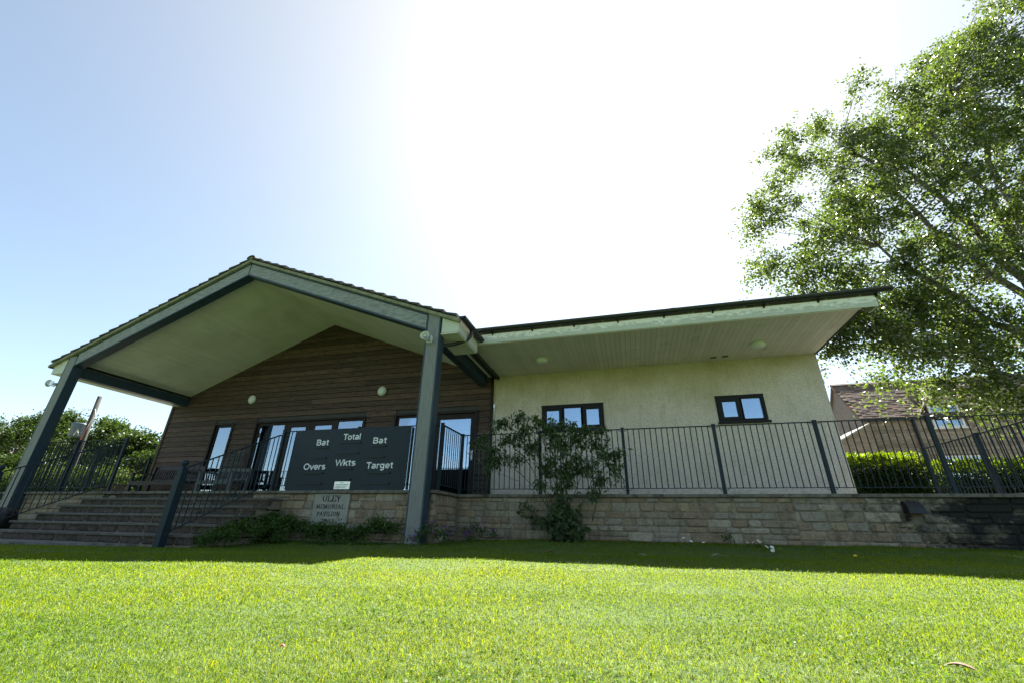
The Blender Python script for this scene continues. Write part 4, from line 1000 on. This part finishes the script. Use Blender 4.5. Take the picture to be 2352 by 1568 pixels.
mb = MB(); mb.prism([(12.5,EZ),(14.55,EZ),(14.55,EZ+.1),(13.52,6.15),(12.5,EZ+.1)], HY-.02, HY+.02); 
gw = MB()
def clipx(zz): w = max(0.0, (6.15-zz)/(6.15-EZ-.1)*1.02); return 13.52-w, 13.52+w
zz = EZ
while zz < 6.1:
    a, b = clipx(zz+.1); a = max(a, 12.5); b = min(b, 14.55)
    if b-a < .1: break
    x = a; mbb = MB()
    while x < b:
        w = min(random.uniform(.2,.5), b-x)
        if not (x+w > win[0] and x < win[1] and zz+.16 > win[2] and zz < win[3]): mbb.box(x+.004, x+w-.004, HY-.03, HY+.1, zz+.004, zz+.156)
        x += w
    if mbb.v: obj('stone_course', mbb, M['hstone'], ho)['kind'] = 'stuff'
    zz += .16
mb = MB(); mb.prism([(12.45,EZ+.02),(13.52,6.24),(14.6,EZ+.02),(14.6,EZ-.1),(13.52,6.12),(12.45,EZ-.1)], HY-.10, HY+1.3); obj('dormer_verge', mb, M['htile'], ho)
# tiled slope: rows of single tiles
rows = 20; dy, dz = (RY-(HY-.22))/rows, (RZ-(EZ-.12))/rows
tlm = []
for v in range(4):
    me = MB().add([(0,0,0),(.30,0,0),(.30,dy*1.5,dz*1.5),(0,dy*1.5,dz*1.5),(0,0,.045),(.30,0,.04),(.30,dy*1.5,dz*1.5+.02),(0,dy*1.5,dz*1.5+.02)], [(0,3,2,1),(4,5,6,7),(0,1,5,4),(1,2,6,5),(2,3,7,6),(3,0,4,7)]).mesh('tile'); me.materials.append(M['htile']); tlm.append(me)
cnt = 0
rest = MB()
for r_ in range(rows):
    y0, z0_ = HY-.22+dy*r_, EZ-.12+dz*r_; x = HX0-.12+(r_%2)*.15
    while x < HX1:
        if 12.5+ (r_*.052) < x+.15 < 14.55-(r_*.052) and r_ < 17: x += .305; continue
        if cnt < 290 and x < 13.2:
            o = link('roof_tile', tlm[r_%4], None, ho, (x, y0, z0_+random.uniform(-.008,.012))); cnt += 1
        else:
            j = random.uniform(-.008,.012); rest.add([(x,y0,z0_+j),(x+.298,y0,z0_+j),(x+.298,y0+dy*1.5,z0_+dz*1.5+j),(x,y0+dy*1.5,z0_+dz*1.5+j),(x,y0,z0_+.045+j),(x+.298,y0,z0_+.04+j),(x+.298,y0+dy*1.5,z0_+dz*1.5+.02+j),(x,y0+dy*1.5,z0_+dz*1.5+.02+j)], [(4,5,6,7),(0,1,5,4),(1,2,6,5),(3,0,4,7)])
        x += .305
o = obj('tile_rows', rest, M['htile'], ho); o['kind'] = 'stuff'
mb = MB(); mb.prismx([(HY-.2,EZ-.14),(RY,RZ-.03),(25.3,EZ-.1),(25.3,EZ-.2),(RY,RZ-.15),(HY-.1,EZ-.22)], HX0-.1, HX1); obj('roof_slab', mb, M['htile'], ho)
mb = MB(); mb.prismx([(HY-.26,EZ-.14),(HY-.26,EZ-.24),(HY-.16,EZ-.24),(HY-.16,EZ-.14)], HX0-.05, 12.3); mb.box(12.1,12.2,HY-.12,HY-.03,.4,EZ-.2); obj('gutter', mb, M['gutter'], ho)
for k in range(30): mb = MB(); mb.prismx([(RY-.12,RZ-.03),(RY,RZ+.07),(RY+.12,RZ-.03)], HX0-.1+k*.46, HX0+.35+k*.46); obj('ridge_tile', mb, M['htile'], ho)
def cwin(x0, x1, z0, z1):
    mb = MB(); f = .07; xm = (x0+x1)/2; y0, y1 = HY-.02, HY+.06
    mb.box(x0, x0+f, y0, y1, z0, z1); mb.box(x1-f, x1, y0, y1, z0, z1); mb.box(xm-f/2, xm+f/2, y0, y1, z0+f, z1-f); mb.box(x0+f, x1-f, y0, y1, z1-f, z1); mb.box(x0+f, x1-f, y0, y1, z0, z0+f)
    zm = z0+(z1-z0)*.62; mb.box(x0+f, xm-f/2, y0, y1, zm-.025, zm+.025)
    w = obj('window', mb, M['white'], ho)
    for a, b in ((x0+f, xm-f/2), (xm+f/2, x1-f)): mb = MB(); mb.box(a, b, HY+.01, HY+.02, z0+f, z1-f); obj('pane', mb, M['glass'], w)
    mb = MB(); mb.box(x0-.08, x1+.08, HY-.08, HY-.022, z0-.06, z0-.002); obj('sill', mb, M['white'], w)
cwin(*win); cwin(*win2)
# small lean-to beside it
lt = thing('lean_to', (9.2, 21.2, .4), 'low stone outbuilding with a pale sloping verge left of the cottage', 'outbuilding')
mb = MB(); mb.prism([(7.8,.4),(10.2,.4),(10.2,4.25),(7.8,2.95)], 21.3, 23.5); obj('wall', mb, M['hstone'], lt)
mb = MB(); mb.prism([(7.75,2.93),(10.2,4.26),(10.2,4.34),(7.75,3.01)], 21.2, 23.5); obj('verge', mb, M['plaque'], lt)
mb = MB(); mb.box(9.35,9.55,21.2,21.3,3.0,3.08); obj('wall_light', mb, M['black'], lt)

# ------------------------------------------------------------------ hedges and planting
def hedge(x0, x1, y0, y1, z0, z1, n, label, size=.075, m='hedge_leaf'):
    t = thing('hedge', ((x0+x1)/2, (y0+y1)/2, z0), label, 'hedge')
    P = rng.uniform((x0,y0,z0),(x1,y1,z1),(n,3)); k = rng.integers(0,4,n)
    P[k==0,1] = y0+rng.exponential(.05,(k==0).sum()); P[k==1,2] = z1-rng.exponential(.05,(k==1).sum())
    P[:,2] += .05*np.sin(P[:,0]*4)+.03*np.sin(P[:,0]*11)
    Q = rng.uniform((x0,y0,z1-.10),(x1,y1,z1+.10),(n//9,3)); P = P[~((P[:,2] > z1-.28) & (rng.random(len(P)) < .45))]; P = np.concatenate([P, Q])
    V, Fq, rn = leaves(P, size, .55, -.6); lit_top = np.repeat(P[:,2] > z1-.17, 4); rn = np.where(lit_top, .62+.38*rn, .42*rn); npmesh('foliage', V, Fq, M[m], rn, t, ((x0+x1)/2,(y0+y1)/2,z0))  # sunlit top painted into leaf colour: top band yellow-green, leaves below dark
    mb = MB()
    for i in range(int((x1-x0)/.4)+1): x = x0+.15+i*.4; limb(mb, (x,(y0+y1)/2,z0-.05), (x+rng.uniform(-.1,.1),(y0+y1)/2,z1-.25), .02, .008, .1, 4, 5)
    mb.box(x0+.12, x1-.12, y0+.18, y1-.15, z0+.25, z1-.34)
    obj('woody_core', mb, M['back'], t)
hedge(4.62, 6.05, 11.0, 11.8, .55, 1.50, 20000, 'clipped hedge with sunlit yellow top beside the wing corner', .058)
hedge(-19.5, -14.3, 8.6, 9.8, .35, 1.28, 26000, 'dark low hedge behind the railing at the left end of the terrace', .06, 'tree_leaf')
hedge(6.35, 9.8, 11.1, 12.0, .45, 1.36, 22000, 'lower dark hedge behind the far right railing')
def plant(name, label, cat, cen, rad, ntw, nlf, size, m, rel=.6, droop=.4, stems=(), spread=.03, ldroop=.35, kind=None, stemr=.006, flat=0, group=None):
    base = (float(np.mean([c[0] for c in cen])), float(np.mean([c[1] for c in cen])), float(min(c[2]-r for c, r in zip(cen, rad))))
    if kind:
        P = twig_points(cen, rad, ntw, nlf, droop, spread); V, Fq, rn = leaves(P, size, rel, ldroop, flat)
        o = npmesh(name, V, Fq, m, rn, None, base); return tag(o, label, cat, kind=kind)
    t = thing(name, base, label, cat, group)
    P = twig_points(cen, rad, ntw, nlf, droop, spread); V, Fq, rn = leaves(P, size, rel, ldroop, flat)
    npmesh('foliage', V, Fq, m, rn, t, base)
    if stems:
        mb = MB()
        for a, b, r_ in stems: limb(mb, a, b, r_, r_*.35, .12, 7, 6)
        obj('stems', mb, M['stem'], t, True)
    return t
# arching shrub in front of the wing railing
B0 = (-1.12, 7.36, -.12)
sc_ = [(-1.15,7.3,.6),(-1.0,7.3,.7),(-1.25,7.3,.85),(-1.1,7.3,.95),(-1.45,7.25,.95),(-.85,7.3,.85),(-2.55,7.25,1.45),(-2.3,7.2,1.25),(-2.15,7.15,1.7),(-2.0,7.2,1.42),(-1.85,7.2,1.85),(-2.2,7.25,1.05),(-1.75,7.15,1.55),(-1.6,7.2,1.28),(-1.5,7.2,1.72),(-1.3,7.15,1.45),(-1.25,7.2,1.65),(-1.05,7.2,1.3),(-.95,7.2,1.62),(-.8,7.15,1.4),(-.65,7.2,1.55),(-.5,7.2,1.3),(-.4,7.2,1.5),(-.35,7.2,1.1),(-.2,7.2,1.15),(-.25,7.2,.9),(-.45,7.2,.75),(-1.3,7.2,1.05),(-.9,7.2,1.05),(-.65,7.2,1.0),(-2.35,7.2,.95),(-1.9,7.2,1.1),(-.6,7.2,.55),(-1.05,7.25,.8),(-1.45,7.2,.65)]
sr_ = [.16,.16,.18,.18,.16,.16,.22,.24,.26,.26,.22,.2,.28,.26,.24,.28,.24,.28,.26,.26,.24,.26,.2,.22,.18,.2,.2,.22,.26,.24,.16,.2,.16,.2,.16]
stems = []
for k in range(9):
    c = sc_[[7,9,12,15,18,21,24,17,14][k]]; stems.append(((B0[0]+random.uniform(-.14,.14), 7.36, -.1), (c[0]*.55+B0[0]*.45, 7.30, c[2]*.62), .013)); stems.append(((c[0]*.55+B0[0]*.45, 7.30, c[2]*.62), c, .008))
for c in sc_[::2]: stems.append(((c[0]*.6+B0[0]*.4, 7.27, c[2]*.75), c, .005))
stems += [((-1.7,7.2,1.6),(-1.95,7.1,2.02),.004), ((-1.2,7.2,1.6),(-1.55,7.1,1.98),.004), ((-2.3,7.2,1.5),(-2.75,7.1,1.68),.004), ((-.65,7.36,.1),(-.45,7.3,.6),.014)]
plant('arching_shrub', 'large loose shrub arching over the railing in front of the three-pane window', 'shrub', sc_, sr_, 250, 12, .088, M['shrub_leaf'], .36, .55, stems, .03, .9)
plant('nettle_clump', 'dense dark leafy clump at the foot of the arching shrub', 'plant', [(-1.15,7.2,.25),(-1.05,7.2,.05),(-1.3,7.2,.12),(-.95,7.2,.18),(-1.15,7.15,-.08),(-.9,7.15,0),(-1.1,7.2,.4)], [.24,.26,.2,.22,.22,.2,.18], 420, 11, .10, M['shrub_leaf'], .42, .5, [((-1.1,7.3,-.2),(-1.12,7.25,.45),.008)], .02, .7)
plant('trailing_sprig', 'small leafy sprig hanging against the stone wall left of the big shrub', 'plant', [(-1.72,7.3,.33),(-1.65,7.3,.18),(-1.82,7.3,.24),(-1.62,7.32,.06)], [.15,.15,.12,.1], 330, 9, .065, M['shrub_leaf'], .45, .4, [((-1.62,7.4,-.1),(-1.66,7.33,.35),.004),((-1.66,7.33,.35),(-1.5,7.3,.9),.005)], .02, .6)
plant('wall_weed', 'small upright weed growing at the wall foot below the second railing post', 'plant', [(1.32,7.38,-.12)], [.12], 500, 9, .05, M['cover_leaf'], .35, .2, [((1.3,7.4,-.24),(1.33,7.36,-.02),.003)], .015, -.3)
gc = [(-5.72,4.98,-.24),(-5.75,5.15,-.20),(-5.8,5.4,-.12),(-5.6,5.3,-.2),(-5.85,5.7,-.06),(-5.6,5.7,-.14),(-5.8,6.0,.02),(-5.55,6.0,-.06),(-5.85,6.25,.08),(-5.6,6.25,.0),(-5.3,5.9,-.18)]
gr = [.12,.15,.16,.14,.16,.15,.15,.16,.14,.15,.14]
for x in np.arange(-7.6, -3.5, .16):
    hgt = .30+.07*math.sin(x*3.1)+.05*math.sin(x*7.7)-.08*(x < -6.6)
    gc.append((x, 6.28+random.uniform(-.1,.08), -.30+hgt*.7)); gr.append(.14+random.uniform(0,.06))
    if random.random() < .8: gc.append((x+.05, 6.05+random.uniform(-.1,.1), -.32)); gr.append(.12)
for x in (-6.9,-6.6,-6.75,-7.1): gc.append((x, 5.6, -.26)); gr.append(.14)
plant('ground_cover', 'leafy ground cover along the foot of the front wall', 'ground cover', gc, gr, 1500, 10, .040, M['cover_leaf'], .6, .1, (), .03, -.1, kind='stuff', flat=.8)
def flowers(cen, rad, label):
    base = tuple(np.mean(np.array(cen), 0)); t = thing('geranium_plant', (base[0], base[1], -.3), label, 'plant')
    P = twig_points(cen, rad, 420, 10, .1, .02); V, Fq, rn = leaves(P, .035, .8, -.2, .8); npmesh('foliage', V, Fq, M['cover_leaf'], rn, t, base)
    P = twig_points([(c[0], c[1]-.03, c[2]+.05) for c in cen], [r_*1.02 for r_ in rad], 60, 3, 0, .02); n = len(P)
    V, Fq, rn = leaves(np.repeat(P,4,0), .020, .9, 0, 1.5); npmesh('blossom', V, Fq, M['purple'], rn, t, base)
flowers([(-3.1,6.2,-.12),(-3.0,6.3,-.05),(-2.9,6.35,-.12),(-3.15,6.1,-.2),(-2.78,6.45,-.1),(-2.72,6.3,-.17)], [.15,.15,.15,.13,.14,.13], 'purple flowering geranium at the foot of the grey centre post')
flowers([(-2.72,7.1,-.1),(-2.55,7.1,-.05),(-2.4,7.15,-.08),(-2.6,6.95,-.18),(-2.25,7.2,-.12)], [.16,.15,.15,.13,.13], 'purple flowering geranium in the wall corner under the return railing')

# ------------------------------------------------------------------ grass
def grass():
    rg = np.random.default_rng(77)
    # candidate points by distance bands (dense where close)
    out = []
    bands = [(0.62,1.3,60000),(1.3,1.9,40000),(1.9,2.7,23000),(2.7,3.8,12500),(3.8,5.2,6000),(5.2,7.5,3200),(7.5,16,800)]
    fwd = np.array([math.sin(YAW), math.cos(YAW)]); side = np.array([fwd[1], -fwd[0]])
    for a, b, dens in bands:
        tw = 1.36
        W2 = b*tw; area = (b-a)*2*W2; n = int(area*dens)
        d = rg.uniform(a, b, n); s = rg.uniform(-W2, W2, n); k = np.abs(s) < d*tw+.25
        d, s = d[k], s[k]; p = d[:,None]*fwd+s[:,None]*side; out.append(np.column_stack([p, d]))
    P = np.concatenate(out); X, Y, D = P[:,0], P[:,1], P[:,2]
    k = (Y < 7.44) & (X < 9.5) & ~((X < -2.98) & (Y > 6.44)) & ~((X > -10.5) & (X < -5.93) & (Y > 4.93)) & (X > -15)
    edge = np.interp(X, [-14.5,-12,-10,-8.6,-7.6,-7.0,-6.9,-6.89], [4.15,4.2,4.35,4.5,4.72,4.9,5.25,99]); k &= (Y < edge+.02*np.sin(X*9)) | (X > -6.9)
    k &= ~((X > -3.42) & (X < -3.10) & (Y > 6.26) & (Y < 6.5))
    X, Y, D = X[k], Y[k], D[k]; n = len(X); Z = zg(X, Y)
    patch = .5+.5*np.sin(X*3.3+1.7*np.sin(Y*2.1))*np.cos(Y*2.9+X*.7); 
    h = rg.uniform(.010,.023,n)*(.8+.4*patch); h *= 1+.9*(rg.random(n) > .985)
    nearwall = np.clip((Y-(np.where(X > -3, 7.44, 6.44)-.45))/.45, 0, 1)*(X > -6.4); h *= 1+1.4*nearwall*rg.random(n)
    az = rg.uniform(0, 2*math.pi, n); lean = np.abs(rg.normal(.95,.5,n))
    w = .0017*np.clip(D/1.7, .60, 3.6)*rg.uniform(.7,1.3,n)
    dx, dy = np.cos(az), np.sin(az); ang = az+math.pi/2+rg.uniform(-.6,.6,n); wx, wy = np.cos(ang)*w*.5, np.sin(ang)*w*.5
    m1 = .5*h; base = np.column_stack([X, Y, Z-.004]); mid = base+np.column_stack([dx*m1*lean*.5, dy*m1*lean*.5, m1*1.05]); tip = base+np.column_stack([dx*h*lean*1.15, dy*h*lean*1.15, h*np.clip(1.1-.35*lean,.25,1)])
    ww = np.column_stack([wx, wy, np.zeros(n)])
    V = np.stack([base-ww, base+ww, mid+ww*.85, mid-ww*.85, tip], 1).reshape(-1,3)
    i0 = np.arange(n)*5
    T = np.concatenate([np.column_stack([i0,i0+1,i0+2]), np.column_stack([i0,i0+2,i0+3]), np.column_stack([i0+3,i0+2,i0+4])])
    big = np.sin(X*1.1+1.3*np.sin(Y*.9))*np.sin(Y*1.6+.8*np.sin(X*1.9)); rn = np.clip(rg.normal(.40,.17,n)+.16*(patch-.5)+.13*big+.5*(rg.random(n) > .975), 0, 1)
    o = npmesh('grass', V, T, M['grass'], np.repeat(rn,5)); tag(o, 'short mown grass blades of the lawn', 'grass', kind='stuff')
    print('blades', n)
    # clover and broad weeds
    n = 22000; d = rg.uniform(.8,1,n)*0+.65+rg.random(n)**1.3*4.5; s = rg.uniform(-1.36,1.36,n)*d; p = d[:,None]*fwd+s[:,None]*side; X, Y = p[:,0], p[:,1]
    q = np.sin(X*4.1+np.sin(Y*3))*np.sin(Y*3.7+1)+rg.normal(0,.4,n) > .35; q &= (Y < 5); X, Y = X[q], Y[q]; n = len(X); Z = zg(X, Y)+rg.uniform(.010,.022,n); a3 = rg.uniform(0,6.28,n); X = np.concatenate([X+.0042*np.cos(a3+k*2.09) for k in range(3)]); Y = np.concatenate([Y+.0042*np.sin(a3+k*2.09) for k in range(3)]); Z = np.tile(Z,3); n = 3*n
    r_ = rg.uniform(.0026,.0042,n); tl1, tl2 = rg.normal(0,.35,n), rg.normal(0,.35,n); VV = []
    for k in range(6):
        a = k*math.pi/3; cx, sx = np.cos(a)*r_, np.sin(a)*r_; VV.append(np.column_stack([X+cx, Y+sx, Z+cx*tl1+sx*tl2]))
    V = np.stack(VV, 1).reshape(-1,3); o = npmesh('clover', V, np.arange(6*n).reshape(-1,6), M['clover'], np.repeat(rg.uniform(0,1,n),6)); tag(o, 'clover leaves scattered among the grass', 'clover', kind='stuff')
grass()
# ------------------------------------------------------------------ small things on the lawn
def daisy_mesh():
    mb = MB(); n = 12; 
    for k in range(n):
        a = 2*math.pi*k/n; b = a+.2; r0, r1 = .003, .013
        mb.add([(r0*math.cos(a-.12),r0*math.sin(a-.12),0),(r1*math.cos(a-.2),r1*math.sin(a-.2),.003),(r1*1.1*math.cos(a),r1*1.1*math.sin(a),.003),(r1*math.cos(a+.2),r1*math.sin(a+.2),.003),(r0*math.cos(a+.12),r0*math.sin(a+.12),0)], [(0,1,2,3,4)])
    return mb.mesh('petals')
dm = daisy_mesh(); dm.materials.append(M['petal']); de = MB().lathe([(.0045,0),(.004,.003),(.001,.004)], n=8).mesh('daisy_eye'); de.materials.append(M['yellow'])
ds = MB().tube([(0,0,-.045),(0,0,0)], .0012, 5).mesh('stalk'); ds.materials.append(M['clover'])
def dlabel(x, y):
    if x > 3: return 'white daisy in the shade under the black vent box, '+('left' if x < 3.63 else 'right')+' of two'
    if x < 1: return 'white daisy well left of the main daisy cluster, '+('near the wall foot' if y > 7 else 'farther out' if y > 6.8 else 'mid lawn, nearer the shrub' if x < .8 else 'nearest the shadow edge')
    return 'white daisy in the cluster before the stone wall'
DZ = [(.68,7.1),(.69,6.62),(.88,6.95),(.86,6.44),(1.38,6.57),(1.6,6.95),(1.64,7.02),(1.57,6.9),(1.51,6.71),(1.55,6.75),(1.75,7.1),(1.46,6.15),(1.5,6.03),(1.52,6.08),(1.49,5.85),(1.54,5.93),(3.6,7.0),(3.66,6.95)]
for x, y in DZ:
    z_ = float(zg(x,y))+.062
    t = thing('daisy', (x, y, z_-.045), dlabel(x, y), 'daisy', 'daisies in the shaded grass'); t.rotation_euler = (random.uniform(.25,.8), random.uniform(-.3,.3), random.uniform(0,6))
    t.scale = (1.6,1.6,1.6)
    for nm, me in (('petals', dm), ('daisy_eye', de), ('stalk', ds)):
        o = bpy.data.objects.new(nm, me); C.objects.link(o); o.parent = t; o.location = (0,0,.045)
def fallen(x, y, L, w, ang, m, label, dz=.03, curl=.3):
    z_ = float(zg(x,y))+dz; mb = MB(); n = 6; vs = []
    for i in range(n+1):
        t = i/n; ww = w*math.sin(math.pi*min(1,max(.04,t)))**.7*.5+.0005; zz = curl*L*math.sin(math.pi*t)*.5
        for s in (-1, 0, 1): vs.append((x+L*(t-.5)*math.cos(ang)-s*ww*math.sin(ang), y+L*(t-.5)*math.sin(ang)+s*ww*math.cos(ang), z_+zz+abs(s)*ww*.6))
    fs = []
    for i in range(n):
        for j in (0,1): a = 3*i+j; fs.append((a, a+3, a+4, a+1))
    mb.add(vs, fs); o = obj('fallen_leaf', mb, M[m]); tag(o, label, 'leaf'); return o
fallen(.80, 1.62, .062, .022, -.65, 'dry_leaf', 'curled dry brown leaf on the sunlit grass near the lower right corner', .012, .12)
fallen(.82, 5.33, .13, .05, .1, 'pale_leaf', 'pale leaf lying in the shaded grass below the daisies', .035, .1)
fallen(-.92, 5.0, .10, .045, .4, 'dry_leaf', 'small brown leaf on the shadow edge below the big shrub', .03, .1)
fallen(.04, 4.95, .10, .035, -.2, 'pale_leaf', 'thin pale leaf near the shadow edge left of the daisies', .035, .1)
fallen(-.94, 1.14, .016, .013, .6, 'red', 'tiny red petal in the sunlit grass near the bottom edge', .03, .5)
x, y = 2.1, 5.4; z_ = float(zg(x,y))
t = thing('dandelion', (x,y,z_), 'yellow dandelion on the shadow edge towards the right', 'flower')
obj('flower_head', MB().lathe([(.002,.05),(.014,.052),(.018,.060),(.012,.068),(.002,.07)], (x,y,z_), 'z', 12), M['yellow'], t); obj('stalk', MB().tube([(x,y,z_),(x,y,z_+.05)], .0015, 5), M['clover'], t)
print('stones', c1, c2, c3)
